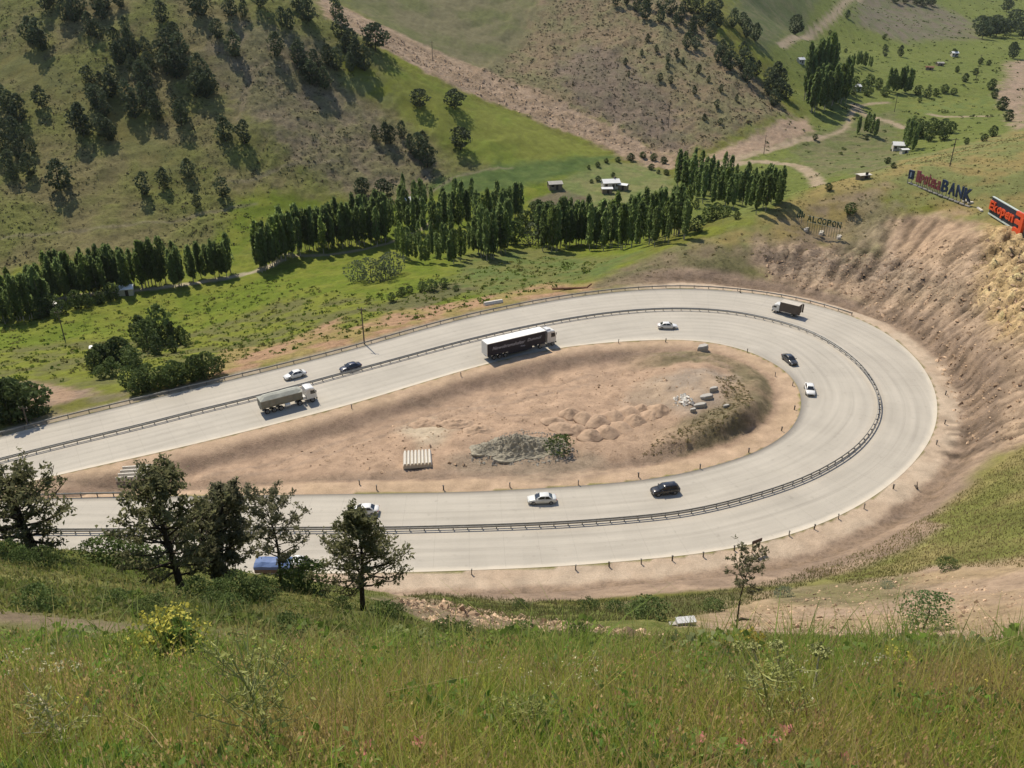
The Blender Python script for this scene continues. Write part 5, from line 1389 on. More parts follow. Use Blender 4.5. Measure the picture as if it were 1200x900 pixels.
house(1118, 66, 4.6, 3.6, 2.4, 1.2, 0, 'tiny white hut on the far green meadow below the brown hill', cat='hut')
house(938, 74, 4.0, 3, 2.2, 1.2, .4, 'tiny white hut left of the very tall far grove', cat='hut')
house(1101, 77, 4.6, 3, 1.8, .8, .1, 'low brown roofed shed on the far meadow', M_MUD, M_SLATE, 'shed', 'farm_shed', 2)
house(1089, 82, 5.0, 3, 1.8, .8, -.4, 'low dark roofed shed left of another on the far meadow', M_MUD, M_RUST, 'shed', 'farm_shed', 2)
house(148, 345, 4.6, 3.6, 2.3, 1.0, .3, 'white roofed hut at the end of the poplar plantation', M_WALL, M_TIN, 'hut', 'farm_shed', 1)
house(64, 363, 4.0, 3.2, 2.2, .8, .1, 'pale hut half hidden under the left plantation', M_WALL, M_TIN, 'hut', 'farm_shed', 1)
house(1011, 209, 3.6, 2.0, 1.2, .2, .35, 'flat pale roofed dugout on the ridge behind the letters', M_MUD, M_CONC, 'shed', 'farm_shed', 1)
house(112, 411, 1.8, 1.4, 1.2, .3, .3, 'tiny pale box at the left of the dark meadow trees', M_WALL, M_TIN, 'hut', 'farm_shed', 1)

# ------------------------------------------------------------------ concrete pieces, heaps and rubble
def beam(name, L, Wd, H, m=M_CONC):
    """pale precast beam with bevelled top"""
    return MB().loft([[(x, -Wd / 2, 0), (x, Wd / 2, 0), (x, Wd / 2, H * .45), (x, Wd * .28, H * .85), (x, Wd * .2, H), (x, -Wd * .2, H), (x, -Wd * .28, H * .85), (x, -Wd / 2, H * .45)] for x in (-L / 2, L / 2)]).mesh(name, m)
bm1 = beam('concrete_beam', 4.3, .66, .95)
c0, c1 = gp(474, 546)[0], gp(503, 544)[0]
for k in range(8):
    o = link('concrete_beam', bm1); q = c0 + (c1 - c0) * (k / 7)
    o.location = (q.x, q.y + 1.2, q.z); o.rotation_euler = (0, 0, math.pi / 2 + .12 + R.uniform(-.02, .02))
    tag(o, ['leftmost ', '', '', '', '', '', '', 'rightmost '][k] + 'pale precast beam of the eight lying side by side inside the bend', 'beam', 'precast beams lying side by side')
bm2 = beam('concrete_beam', 5.2, .62, .8)
c0, c1 = gp(156, 563)[0], gp(153, 555)[0]
for k in range(4):
    o = link('concrete_beam', bm2); q = c0 + (c1 - c0) * (k / 3)
    o.location = (q.x + k * .35, c0.y + .68 * k, q.z + .02); o.rotation_euler = (0, 0, .13)
    tag(o, ['nearest ', '', '', 'farthest '][k] + 'white precast beam of the stack behind the big pine', 'beam', 'white beams behind the pine')
p, d = gp(578, 356.5); o = link('concrete_beam', beam('concrete_beam', 4.8, 1.3, .9)); o.location = p; o.rotation_euler = (0, 0, .42); tag(o, 'single pale concrete beam lying behind the upper guard rail', 'beam')
p, d = gp(803, 733); o = thing('concrete_trough', 'white concrete trough lying by the soil bench near the thin dead pine', 'trough', p, .12)
MB().box((0, 0, .32), (1.55, .7, .6)).build('body', M_CONCG, o); MB().box((0, 0, .62), (1.6, .75, .05)).build('lid', mat('pale_trough_lid', (.50, .49, .48), noise=.1), o); MB().box((-1.0, .1, .15), (.6, .4, .25)).build('pipe_stub', M_CONCG, o)
p, d = gp(668, 339.5); o = thing('steel_pipe', 'long rusty pipe lying on the bank at the top of the bend', 'pipe', p, .05)
MB().tube([(-4.6, 0, .3), (4.4, .2, .32)], .32, 10).build('barrel', M_RUST, o); MB().tube([(4.0, .1, .2), (5.6, .6, 1.3)], .22, 8).build('upright_end', M_RUST, o)
for u, v, s_, l in ((828, 466, (3.0, 1.3, .6), 'largest grey concrete slab lying flat inside the tip of the bend'), (836, 457.5, (1.6, .9, .7), 'small tilted grey slab above the largest slab'), (820, 476, (2.6, 1.1, .55), 'grey concrete slab below the largest slab'), (812, 482, (1.2, .8, .6), 'dark broken slab nearest the island rim'), (851, 477, (1.2, .6, .5), 'thin slab lying on the grassy island rim'), (823, 411, (2.6, 1.8, 1.3), 'grey lump of concrete on the edge of the upper verge')):
    p, d = gp(u, v, 60); b = MB()
    for k, (x, y) in enumerate(((-.5, -.5), (.5, -.5), (.5, .5), (-.5, .5))): pass
    g_ = np.random.default_rng(int(u * 7)); q = [(x * s_[0] * g_.uniform(.75, 1.05), y * s_[1] * g_.uniform(.75, 1.05)) for x, y in ((-.5, -.35), (-.2, -.5), (.35, -.45), (.5, 0), (.3, .5), (-.25, .45), (-.5, .1))]
    b.loft([[(x, y, -.2) for x, y in q], [(x * 1.02, y * 1.02, s_[2] * .6) for x, y in q], [(x * .86, y * .86, s_[2] + .12 * x) for x, y in q]])
    o = b.build('concrete_slab', M_CONCG); o.location = p; o.rotation_euler = (0, 0, .1); tag(o, l, 'slab')
def heap_mesh(name, rx, ry, h_, seed, m, n_=26, rows=14, lump=.16, lf=1.1):
    b = MB(); rings = []
    for i in range(rows):
        f_ = i / (rows - 1); rad = 1 - f_ * .98
        t = np.linspace(0, 2 * np.pi, n_, endpoint=False)
        x, y = rx * rad * np.cos(t), ry * rad * np.sin(t)
        w_ = 1 + .28 * fbm(np.cos(t) * 1.2 + seed, np.sin(t) * 1.2, 2, seed % 50)
        x, y = x * w_, y * w_
        z = h_ * max(0, 1 - rad ** 1.5) ** 1.4 - .3 * (rad > .99) + h_ * lump * fbm(x * lf + seed, y * lf, 5, 3, .62) * (1 - rad ** 4)
        rings.append(np.stack([x, y, z], 1))
    b.loft(rings)
    return b.build(name, m, None, lf > 1)
M_SOIL = mat('reddish_heap_soil', (.39, .275, .19), rough=.95, spec=.1, noise=.25, nscale=.9, bump=.15, bscale=2.5)
M_GRAV = mat('grey_gravel', (.33, .295, .225), rough=.95, spec=.1, noise=.3, nscale=1.6, bump=.15, bscale=3.5)
for k, (u, v) in enumerate([(693, 511), (712, 507), (730, 501), (745, 494), (765, 487), (700, 494), (720, 488), (738, 483), (752, 481), (684, 490), (668, 486), (652, 496), (774, 482), (660, 502), (676, 505)]):
    p, d = gp(u, v, 60); o = heap_mesh('soil_heap', R.uniform(2.2, 3.0), R.uniform(2.0, 2.7), R.uniform(1.0, 1.5), 300 + k, M_SOIL, lump=.10); o.location = p
    o.rotation_euler = (0, 0, R.uniform(0, 6)); PLANTED.append((o, 'low reddish soil heap in the tipped rows inside the bend', 'tipped soil heaps inside the bend')); tag(o, 'low reddish soil heap in the tipped rows inside the bend', 'soil heap', 'tipped soil heaps inside the bend')
for u, v, rx, ry, h_, l in ((604, 530, 7.4, 4.4, 1.7, 'largest grey gravel heap in the middle of the island'), (642, 528, 3.8, 3.0, 1.0, 'grey gravel heap under the green bush of the island'), (572, 532, 3.2, 2.2, .9, 'low grey gravel heap at the left end of the gravel')):
    p, d = gp(u, v, 60); o = heap_mesh('gravel_heap', rx, ry, h_, int(u), M_GRAV, 90, 46, .34, .9); o.location = p + Vector((0, 1.5, 0)); tag(o, l, 'gravel heap')
for u, v, rx, ry, h_, l in ((500, 497, 3.4, 2.6, .8, 'pale sandy hump above the row of eight beams'), (560, 505, 3.0, 2.4, .9, 'sandy hump left of the grey gravel'), (535, 497, 3.6, 2.2, .8, 'broad sandy hump between beams and upper road')):
    p, d = gp(u, v, 60); o = heap_mesh('sand_heap', rx, ry, h_, int(u), M_SOIL, 30, 16, .3); o.location = p; tag(o, l, 'sand heap')
def stones(name, C, sz, g, m, label):
    """angular stones, past counting"""
    base = np.array([(1, 0, 0), (-1, 0, 0), (0, 1, 0), (0, -1, 0), (0, 0, 1), (0, 0, -1)], float)
    fc = [(0, 2, 4), (2, 1, 4), (1, 3, 4), (3, 0, 4), (2, 0, 5), (1, 2, 5), (3, 1, 5), (0, 3, 5)]
    n_ = len(C); V = base[None] * g.uniform(.5, 1.15, (n_, 6, 1)) * sz[:, None, None] * np.array([1, 1, .8]); V += g.normal(0, .16, V.shape) * sz[:, None, None]
    V = V + C[:, None, :]
    T = V[:, fc].reshape(-1, 3, 3)
    c_ = np.repeat(np.array([.43, .30, .195]) * g.uniform(.65, 1.4, (n_, 1)), 8, 0)
    o = link(name, quads_mesh(name, T, m, c_, 3)); return tag(o, label, None, None, 'stuff')
M_GSTONE = mat('grey_loose_stone', (.33, .30, .25), rough=.95, spec=.1, noise=.3, nscale=2)
M_STONE = mat('loose_stone', (.4, .3, .2), rough=.95, spec=.1, attr=True, noise=.15)
gs2 = np.random.default_rng(5)
XY = scatter_region([(462, 702), (520, 700), (600, 720), (720, 736), (800, 746), (720, 746), (600, 742), (500, 728)], 3000, gs2)
stones('rubble_stones', np.c_[XY, G.z(XY[:, 0], XY[:, 1])], np.exp(gs2.normal(-2.0, .5, len(XY))), gs2, M_STONE, 'loose rubble on the bench below the viewer')
XY = scatter_region([(820, 742), (870, 716), (960, 690), (1100, 668), (1200, 700), (1200, 758), (1000, 748)], 1800, gs2)
stones('bench_stones', np.c_[XY, G.z(XY[:, 0], XY[:, 1])], np.exp(gs2.normal(-2.2, .55, len(XY))), gs2, M_STONE, 'loose stones on the bare soil bench')
XY = scatter_region([(890, 300), (1000, 292), (1100, 280), (1200, 290), (1200, 520), (1130, 520), (1090, 400), (1000, 350), (900, 330)], 2600, gs2)
stones('scree_stones', np.c_[XY, G.z(XY[:, 0], XY[:, 1])], np.exp(gs2.normal(-1.55, .5, len(XY))), gs2, M_STONE, 'fallen stones on the cut slope beside the bend')
XY = scatter_region([(400, 15), (520, 68), (700, 145), (780, 184), (700, 165), (520, 90), (430, 45)], 1200, gs2)
stones('scree_stones', np.c_[XY, G.z(XY[:, 0], XY[:, 1])], np.exp(gs2.normal(-.7, .4, len(XY))), gs2, M_STONE, 'boulders strewn along the scree gully')
XY = scatter_region([(545, 535), (570, 515), (610, 503), (655, 510), (680, 530), (650, 545), (560, 545)], 1400, gs2)
stones('gravel_stones', np.c_[XY, G.z(XY[:, 0], XY[:, 1]) + .03], np.exp(gs2.normal(-2.1, .5, len(XY))), gs2, M_GSTONE, 'grey gravel and small stones round the gravel heaps')
XY = scatter_region([(789, 466), (800, 462), (812, 466), (812, 476), (794, 476)], 60, gs2)
M_WSTONE = mat('white_broken_stone', (.66, .62, .55), rough=.9, noise=.15)
stones('white_rubble', np.c_[XY, G.z(XY[:, 0], XY[:, 1]) + .1], np.exp(gs2.normal(-1.2, .35, len(XY))), gs2, M_WSTONE, 'pile of broken white stone on the island')
XY = scatter_region([(560, 470), (700, 430), (860, 440), (880, 480), (780, 530), (450, 555), (300, 545)], 1500, gs2)
stones('island_stones', np.c_[XY, G.z(XY[:, 0], XY[:, 1])], np.exp(gs2.normal(-2.0, .5, len(XY))), gs2, M_STONE, 'small stones scattered over the island')
XY = scatter_region([(835, 440), (862, 440), (884, 470), (862, 502), (790, 530), (740, 538), (800, 500), (850, 470)], 700, gs2)
clumps('island_weeds', XY, .36, 5, gs, [(.25, .215, .105), (.28, .22, .12), (.21, .19, .085)], 'dry weeds on the grassy rim of the island')
# ------------------------------------------------------------------ pines and junipers on the near slope
M_NEEDLE = mat('juniper_needles', (.19, .19, .095), rough=.8, spec=.15, noise=.35, nscale=1.4, objrand=.1, trans=.55)
M_NEEDLED = mat('dry_pine_needles', (.19, .185, .11), rough=.85, spec=.1, noise=.35, nscale=1.6, trans=.55)
def pine(label, u, v, hpx, rad_px, seed, start=.15, shape=None, limbs=46, twigs=7, tuft=13, lean=(0, 0), stems=1, nm='pine_tree', needle=None, tr=.13, droop=.0, sparse=1.0, size=.12, bare=.35):
    g = np.random.default_rng(seed)
    p, d, H = px_height(u, v, hpx)
    Rd = rad_px * d / F
    o = thing(nm, label, 'tree', p - Vector((0, 0, .05)))
    wood = MB(); C = []; S = []
    for sN in range(stems):
        a0 = g.uniform(0, 6.28); k_ = 0 if stems == 1 else (.28 + .1 * sN)
        Hs = H * (1 if sN == 0 else g.uniform(.72, .92))
        top = np.array([lean[0] + k_ * Rd * math.cos(a0 + sN * 2.4), lean[1] + k_ * Rd * math.sin(a0 + sN * 2.4)])
        tp = []
        for i in range(9):
            f = i / 8
            wob = .035 * H * np.array([math.sin(f * 5 + a0), math.cos(f * 4 + a0)]) * f
            tp.append(np.array([*(top * f ** 1.3 + wob), f * Hs - .3 * (i == 0)]))
        tp = np.array(tp)
        wood.tube(tp, [tr * (1 - .88 * (i / 8)) * (1.25 if i == 0 else 1) for i in range(9)], 8)
        n_l = int(limbs * (1 if sN == 0 else .6))
        for l in range(n_l):
            f = start + (1 - start) * ((l + g.uniform(0, 1)) / n_l) ** .9
            f = min(f, .985)
            b0 = np.array([np.interp(f, np.linspace(0, 1, 9), tp[:, k]) for k in range(3)])
            az = l * 2.399 + g.uniform(-.5, .5)
            rf = (f - start) / (1 - start)
            L_ = max(.16 * Rd, Rd * (shape(rf) if shape else (1 - rf) ** .7) * g.uniform(.6, 1.12) / (1 if stems == 1 else 1.25))
            up = (.10 + .55 * rf) * L_ - droop * L_
            pts_ = []
            for i in range(5):
                q = i / 4
                pts_.append(b0 + np.array([math.cos(az + .25 * q * g.uniform(-1, 1)) * L_ * q, math.sin(az) * L_ * q, up * q + .16 * L_ * q * q + .03 * L_ * g.normal()]))
            pts_ = np.array(pts_)
            r0 = max(.012, tr * .42 * (1 - rf * .75) * min(1, L_ / Rd + .25))
            wood.tube(pts_, [r0 * (1 - .8 * i / 4) for i in range(5)], 5)
            for t_ in range(twigs):
                q = bare + (1 - bare) * (t_ + g.uniform(0, 1)) / twigs
                if g.uniform() > sparse: continue
                c = np.array([np.interp(q, np.linspace(0, 1, 5), pts_[:, k]) for k in range(3)])
                dr = g.normal(size=3); dr[2] = abs(dr[2]) * .7; dr /= np.linalg.norm(dr)
                tl = L_ * g.uniform(.12, .32) * (1.2 - q * .6)
                e = c + dr * tl
                wood.tube([c, (c + e) / 2 + g.normal(size=3) * .02, e], [.012, .009, .005], 3, cap=False)
                for m_ in range(tuft):
                    w_ = g.uniform(.25, 1.1)
                    C.append(c + dr * tl * w_ + g.normal(size=3) * .055 * (1 + Rd * .25)); S.append(size * g.uniform(.6, 1.2))
    wood.build('trunk', M_BARKD, o, True)
    V = leaf_quads(np.array(C), np.array(S), g, up=.2, aspect=1.9)
    link('crown', quads_mesh('crown', V, needle or M_NEEDLE), o)
    return o
rnd_ = lambda a: np.clip(np.sin(np.pi * np.clip(a * .8 + .2, 0, 1)), .15, 1) ** .6
cone_ = lambda a: np.clip(1.02 - a, .12, 1) ** .75
low_ = lambda a: np.clip(1 - a ** 1.6, .15, 1)
pine('broad dense pine at the left edge above the lower road', 40, 645, 80, 66, 1, .12, rnd_, 48, 8, 12, lean=(-.3, 0), tr=.19, size=.115)
pine('dense dark pine hiding the white beams, left of the curved one', 212, 692, 120, 64, 2, .14, rnd_, 54, 8, 12, lean=(-.1, .2), tr=.16, size=.115)
pine('pine with several curved stems right of the dense dark one', 256, 692, 110, 52, 3, .22, rnd_, 38, 8, 13, lean=(.7, 0), stems=3, tr=.15, needle=M_NEEDLED, bare=.45)
pine('thin sparse pine in front of the blue covered lorry', 330, 686, 100, 42, 4, .28, lambda a: .45 + .55 * math.sin(math.pi * min(1, a * .8 + .2)), 40, 7, 13, lean=(.05, 0), tr=.10, needle=M_NEEDLED, sparse=.95, bare=.35)
pine('bushy conical pine standing alone at the left of the rubble', 426, 716, 106, 60, 5, .25, cone_, 62, 9, 14, lean=(.12, 0), tr=.14, size=.11)
pine('thin nearly bare pine with a bent trunk on the soil bench', 862, 742, 88, 27, 6, .52, lambda a: .4 + .6 * math.sin(math.pi * min(1, a * .8 + .1)), 26, 6, 8, lean=(.1, 0), tr=.085, needle=M_NEEDLED, sparse=.75, droop=.12, size=.16)
p, d = gp(868, 730); k = MB().tube([(-.5, 0, .2), (0, 0, .45), (.9, .1, .25)], [.10, .14, .05], 6).build('dead_branch', M_BARKD); k.location = p; tag(k, 'dead broken branch lying at the foot of the bent thin pine', 'branch')

# bushes of the near slope
NB = [round_mesh(280 + i, 2, 1.3, M_BUSH, low=0, n=900, size=.17, skew=.42, power=.5, tr=.03) for i in range(4)]
NG = [round_mesh(290 + i, 2, 1.4, M_BUSHL, low=0, n=700, size=.16, skew=.42, power=.5, tr=.03) for i in range(2)]
def near_bush(px, label, group, vs=NB, wid=1.0):
    for u, v, h_ in px:
        p, d, H = px_height(u, v, h_)
        plant('leafy_bush', R.choice(vs), p, H, 2.0, label, 'bush', group, wid)
near_bush([(45, 716, 28), (60, 714, 20)], 'dark leafy bush at the far edge of the left footpath', 'dark bushes by the footpath')
near_bush([(55, 668, 26), (28, 662, 20), (12, 656, 22)], 'leafy bush on the grass below the broad left pine', 'bushes below the left pine')
near_bush([(140, 712, 20), (170, 722, 18), (186, 716, 18)], 'low leafy bush above the end of the footpath', 'low bushes above the footpath')
near_bush([(232, 706, 26), (262, 704, 24), (282, 706, 30), (300, 708, 26), (312, 700, 20), (272, 720, 22), (250, 714, 18)], 'green leafy bush at the foot of the two dark pines', 'bushes at the foot of the dark pines')
near_bush([(354, 692, 34), (368, 694, 30), (346, 690, 20)], 'dark bush beside the trunk of the thin sparse pine', 'bushes beside the thin pine')
near_bush([(342, 746, 24)], 'small dark bush on pale grass below the thin pine', None)
near_bush([(450, 728, 20), (464, 726, 16), (402, 718, 16)], 'green bush beside the trunk of the conical pine', 'bushes beside the conical pine')
near_bush([(520, 752, 22), (542, 750, 18), (612, 754, 22), (676, 756, 22), (650, 758, 16), (500, 756, 14)], 'leafy bush at the far edge of the near meadow', 'bushes at the meadow edge')
near_bush([(760, 726, 22), (746, 722, 14), (610, 714, 9), (690, 716, 12), (720, 718, 12), (836, 716, 12)], 'small dark bush on the grass strip below the bend', 'bushes on the strip below the bend', wid=1.3)
near_bush([(130, 660, 30), (150, 662, 26), (176, 668, 26), (110, 654, 20)], 'leafy bush between the broad pine and the dense dark pine', 'bushes between the pines', wid=1.2)
near_bush([(1110, 668, 13)], 'small dark bush on the edge of the soil scarp', None, wid=1.4)
near_bush([(918, 700, 10), (1040, 690, 8)], 'pale shrub on the soil bench', 'pale shrubs on the bench', NG, 1.4)

# ------------------------------------------------------------------ grass
M_BLADE = mat('grass_blades', (.1, .1, .1), rough=.6, spec=.25, attr=True, trans=.6)
def blades(name, XY, hmean, wmean, g, pal, label, bend=.45, tipc=None, nz=2.2, h_sig=.3, segs=3, hf=None):
    n_ = len(XY)
    z = G.z(XY[:, 0], XY[:, 1]) - .02
    h_ = hmean * np.exp(g.normal(0, h_sig, n_)) * (1 if hf is None else hf(XY)); w_ = wmean * np.exp(g.normal(0, .25, n_))
    az = g.uniform(0, 6.28, n_); bd = np.abs(g.normal(0, bend, n_)) + .05
    dx, dy = np.cos(az), np.sin(az); faz = az + np.pi / 2 + g.normal(0, .5, n_)
    wx, wy = np.cos(faz) * w_ / 2, np.sin(faz) * w_ / 2
    fs = np.linspace(0, 1, segs + 1)
    P_ = [np.stack([XY[:, 0] + dx * bd * h_ * f ** 2, XY[:, 1] + dy * bd * h_ * f ** 2, z + h_ * (f - .28 * bd * f ** 2)], 1) for f in fs]
    Wd = np.stack([wx, wy, np.zeros(n_)], 1)
    wt = [1, .9, .62, .08] if segs == 3 else [1, .75, .08]
    Q = np.stack([np.stack([P_[i] - Wd * wt[i], P_[i] + Wd * wt[i], P_[i + 1] + Wd * wt[i + 1], P_[i + 1] - Wd * wt[i + 1]], 1) for i in range(segs)], 1).reshape(-1, 4, 3)
    pal = np.array(pal)
    t = fbm(XY[:, 0] / nz, XY[:, 1] / nz, 3, 41) * 1.1 + .5 + g.normal(0, .32, n_)
    c = np.stack([np.interp(np.clip(t, 0, 1), np.linspace(0, 1, len(pal)), pal[:, k]) for k in range(3)], 1) * g.uniform(.75, 1.25, (n_, 1))
    tip = c if tipc is None else c * .55 + np.array(tipc) * .45
    cc = np.stack([np.stack([c * (1 - fs[i]) + tip * fs[i]] * 2 + [c * (1 - fs[i + 1]) + tip * fs[i + 1]] * 2, 1) for i in range(segs)], 1).reshape(-1, 4, 3)
    o = link(name, quads_mesh(name, Q, M_BLADE, cc)); return tag(o, label, None, None, 'stuff')
gb = np.random.default_rng(99)
def wedge(n_, y0, y1, pw, side=.72, pad=.8):
    u = gb.uniform(0, 1, n_)
    if pw == 1: y = y0 * (y1 / y0) ** u
    else: y = (y0 ** (1 - pw) + u * (y1 ** (1 - pw) - y0 ** (1 - pw))) ** (1 / (1 - pw))
    return np.stack([gb.uniform(-1, 1, n_) * (side * y * 1.12 + pad), y], 1)
def flank(n_, y0, y1, pad=4.0):
    """the same meadow going on to both sides of the view"""
    y = gb.uniform(y0, y1, n_); e = .78 * y + .8
    return np.stack([(e + gb.uniform(0, pad, n_)) * np.where(gb.uniform(0, 1, n_) < .5, -1, 1), y], 1)
PATHM = band([(-60, 716), (0, 718), (100, 723), (200, 736), (240, 745)], 1.5, .3, .2)
BARE = np.clip(region([(452, 705), (520, 704), (600, 722), (720, 738), (800, 748), (720, 748), (600, 744), (500, 730)], .6, .6, nscale=3) + PATHM + (1 - near) * (GY > 9), 0, 1)
def thin(XY, keep_min=0.0):
    i = np.clip(np.searchsorted(XS, XY[:, 0]), 0, NXV - 1); j = np.clip(np.searchsorted(YS, XY[:, 1]), 0, NYV - 1)
    return XY[gb.uniform(0, 1, len(XY)) > BARE[j, i] * (1 - keep_min)]
PALG = [(.19, .30, .028), (.27, .34, .040), (.36, .37, .060), (.43, .37, .09), (.42, .30, .11)]
xy = np.vstack([wedge(96000, 1.7, 7.2, 1.25), flank(26000, .5, 7.2)])
xy = thin(xy)
blades('meadow_grass', xy, .26, .0072, gb, PALG, 'tall mixed grass of the near meadow', .55, (.34, .36, .09), 1.5, segs=2, hf=lambda q: 1 - .45 * sstep(4.6, 7, q[:, 1]))
xy = np.vstack([wedge(9000, 1.8, 6.6, 1.3), flank(3000, .5, 6.6), wedge(7000, 3.3, 5.4, 0.0)])
blades('dry_grass', xy, .30, .0045, gb, [(.40, .34, .14), (.50, .43, .22), (.36, .25, .12)], 'dry straw stalks standing in the near meadow', .35, (.30, .20, .11), 1.2)
# feathery seed heads
xy = wedge(8000, 2.0, 6.8, 1.2)
xy = xy[perlin(xy[:, 0] / 1.3, xy[:, 1] / 1.3, 51) + gb.uniform(-.4, .4, len(xy)) > -.1]
zc = G.z(xy[:, 0], xy[:, 1]); hh = gb.uniform(.20, .36, len(xy))
C = np.repeat(np.c_[xy, zc + hh], 4, 0) + gb.normal(0, 1, (len(xy) * 4, 3)) * np.array([.012, .012, .035])
cs = np.repeat(np.array([(.40, .25, .12), (.44, .32, .15), (.34, .29, .10)])[gb.integers(0, 3, len(xy))] * gb.uniform(.7, 1.3, (len(xy), 1)), 4, 0)
tag(link('seed_heads', quads_mesh('seed_heads', leaf_quads(C, np.full(len(C), .013), gb, up=.75, aspect=2.6), M_BLADE, cs)), 'reddish feathery seed heads of the meadow grass', None, None, 'stuff')
# broad leaved weeds in patches
xy = wedge(4500, 1.9, 7.0, 1.25)
xy = xy[perlin(xy[:, 0] / .9, xy[:, 1] / .9, 61) > .18]
zc = G.z(xy[:, 0], xy[:, 1])
C = np.repeat(np.c_[xy, zc], 9, 0); C += gb.normal(0, 1, C.shape) * np.array([.07, .07, .0]); C[:, 2] += gb.uniform(.04, .26, len(C))
cs = np.repeat(np.array([(.13, .26, .035), (.18, .28, .05), (.20, .28, .08)])[gb.integers(0, 3, len(xy))] * gb.uniform(.8, 1.25, (len(xy), 1)), 9, 0)
tag(link('meadow_weeds', quads_mesh('meadow_weeds', leaf_quads(C, np.full(len(C), .036), gb, up=.1, aspect=1.5), M_BLADE, cs)), 'bright green broad leaved weeds among the meadow grass', None, None, 'stuff')
# bright tufts and leafy weeds where the meadow breaks off
xy = wedge(26000, 4.7, 8.0, 0.0, .74, 1.0)
xy = xy[~((xy[:, 0] < -1.6) & (xy[:, 1] > 5.6))]
xy = thin(xy[perlin(xy[:, 0] / .55, xy[:, 1] / .55, 71) + .35 * perlin(xy[:, 0] / 2.5, xy[:, 1] / 2.5, 72) > .12])
blades('brow_tufts', xy, .40, .010, gb, [(.15, .26, .03), (.23, .32, .05), (.33, .36, .08), (.42, .38, .14)], 'bright green tufts at the edge of the near meadow', .6, (.34, .36, .10), 1.6)
xy = np.vstack([wedge(420, 5.0, 8.0, 0.0, .74, 1.0), flank(220, 3.0, 8.0)])
xy = thin(xy[perlin(xy[:, 0] / 1.1, xy[:, 1] / 1.1, 73) > -.05])
clumps('brow_weeds', xy, .36, 34, gs, [(.16, .24, .045), (.21, .28, .06), (.27, .30, .13)], 'leafy weeds at the edge of the near meadow', M_BLADE, h=1.2, leaf=.13)
# slope beyond the meadow
PALS = [(.12, .165, .030), (.16, .19, .040), (.21, .21, .055), (.26, .225, .085)]
xy = thin(np.vstack([wedge(52000, 6.8, 45, 1.0, .74, 1.5), flank(16000, 6.8, 38, 7.0)]), .02)
blades('slope_grass', xy, .24, .034, gb, PALS, 'rough grass of the slope below the viewer', .6, (.21, .19, .075), 5.0, segs=2, hf=lambda q: .42 + .58 * sstep(9.5, 15, q[:, 1]))
xy = thin(wedge(12000, 11, 42, 1.1, .74, 1.5), .05)
clumps('slope_weeds', xy, .17, 8, gs, [(.13, .175, .04), (.155, .19, .05), (.20, .20, .07)], 'leafy weeds on the slope below the viewer', M_BLADE, h=.8, leaf=.36)
xy = scatter_region([(470, 698), (600, 702), (760, 703), (880, 686), (950, 668), (985, 668), (905, 700), (820, 722), (700, 730), (560, 722)], 13000, gs)
blades('strip_grass', xy, .35, .07, gb, [(.085, .105, .03), (.11, .118, .036), (.16, .14, .06)], 'grass of the strip between road bank and rubble', .6, (.17, .15, .06), 6.0, segs=2)
xy = scatter_region([(940, 668), (1040, 632), (1100, 596), (1150, 558), (1200, 525), (1260, 500), (1260, 664), (1100, 664), (1000, 686)], 16000, gs)
blades('slope_grass', xy, .26, .09, gb, [(.15, .155, .045), (.18, .17, .055), (.25, .205, .09), (.29, .23, .11)], 'yellow green grass of the slope right of the bend', .6, (.27, .225, .095), 8.0, segs=2)

# ------------------------------------------------------------------ flowers and single tall plants of the meadow
M_STALK = mat('pale_green_stalk', (.17, .19, .075), rough=.7, noise=.2, nscale=20)
M_STALKD = mat('dry_stalk', (.50, .45, .27), rough=.8, noise=.2, nscale=20)
M_YEL = mat('yellow_flowers', (.55, .50, .10), rough=.8, spec=.1, noise=.2, nscale=12, trans=.3)
M_WHT = mat('white_flowers', (.68, .65, .42), rough=.8, spec=.1, trans=.3)
M_PNK = mat('pink_flowers', (.56, .22, .20), rough=.8, spec=.1, noise=.3, nscale=30, trans=.3)
M_UMB = mat('green_umbel', (.36, .37, .15), rough=.8, spec=.1, noise=.2, nscale=30, trans=.2)
M_LEAFP = mat('pale_meadow_leaf', (.33, .35, .11), rough=.7, spec=.2, noise=.25, nscale=15, trans=.4)
M_LEAF = mat('meadow_leaf', (.13, .20, .045), rough=.7, spec=.2, noise=.25, nscale=15, trans=.45)
def meadow_pt(u, v):
    p, d = gp(u, v, 2.0)
    if d > 9:                      # over the brow: stand the plant on the last of the meadow
        r = ray(u, v); d = 6.9; p = Vector((r[0] * d, r[1] * d, float(G.z(r[0] * d, r[1] * d))))
    return p, d
def near_height(u, v, hpx):
    p, d = meadow_pt(u, v); el = math.atan2(CAMZ - p.z, math.hypot(p.x, p.y))
    return p, d, hpx * d / F / max(.5, math.cos(el))
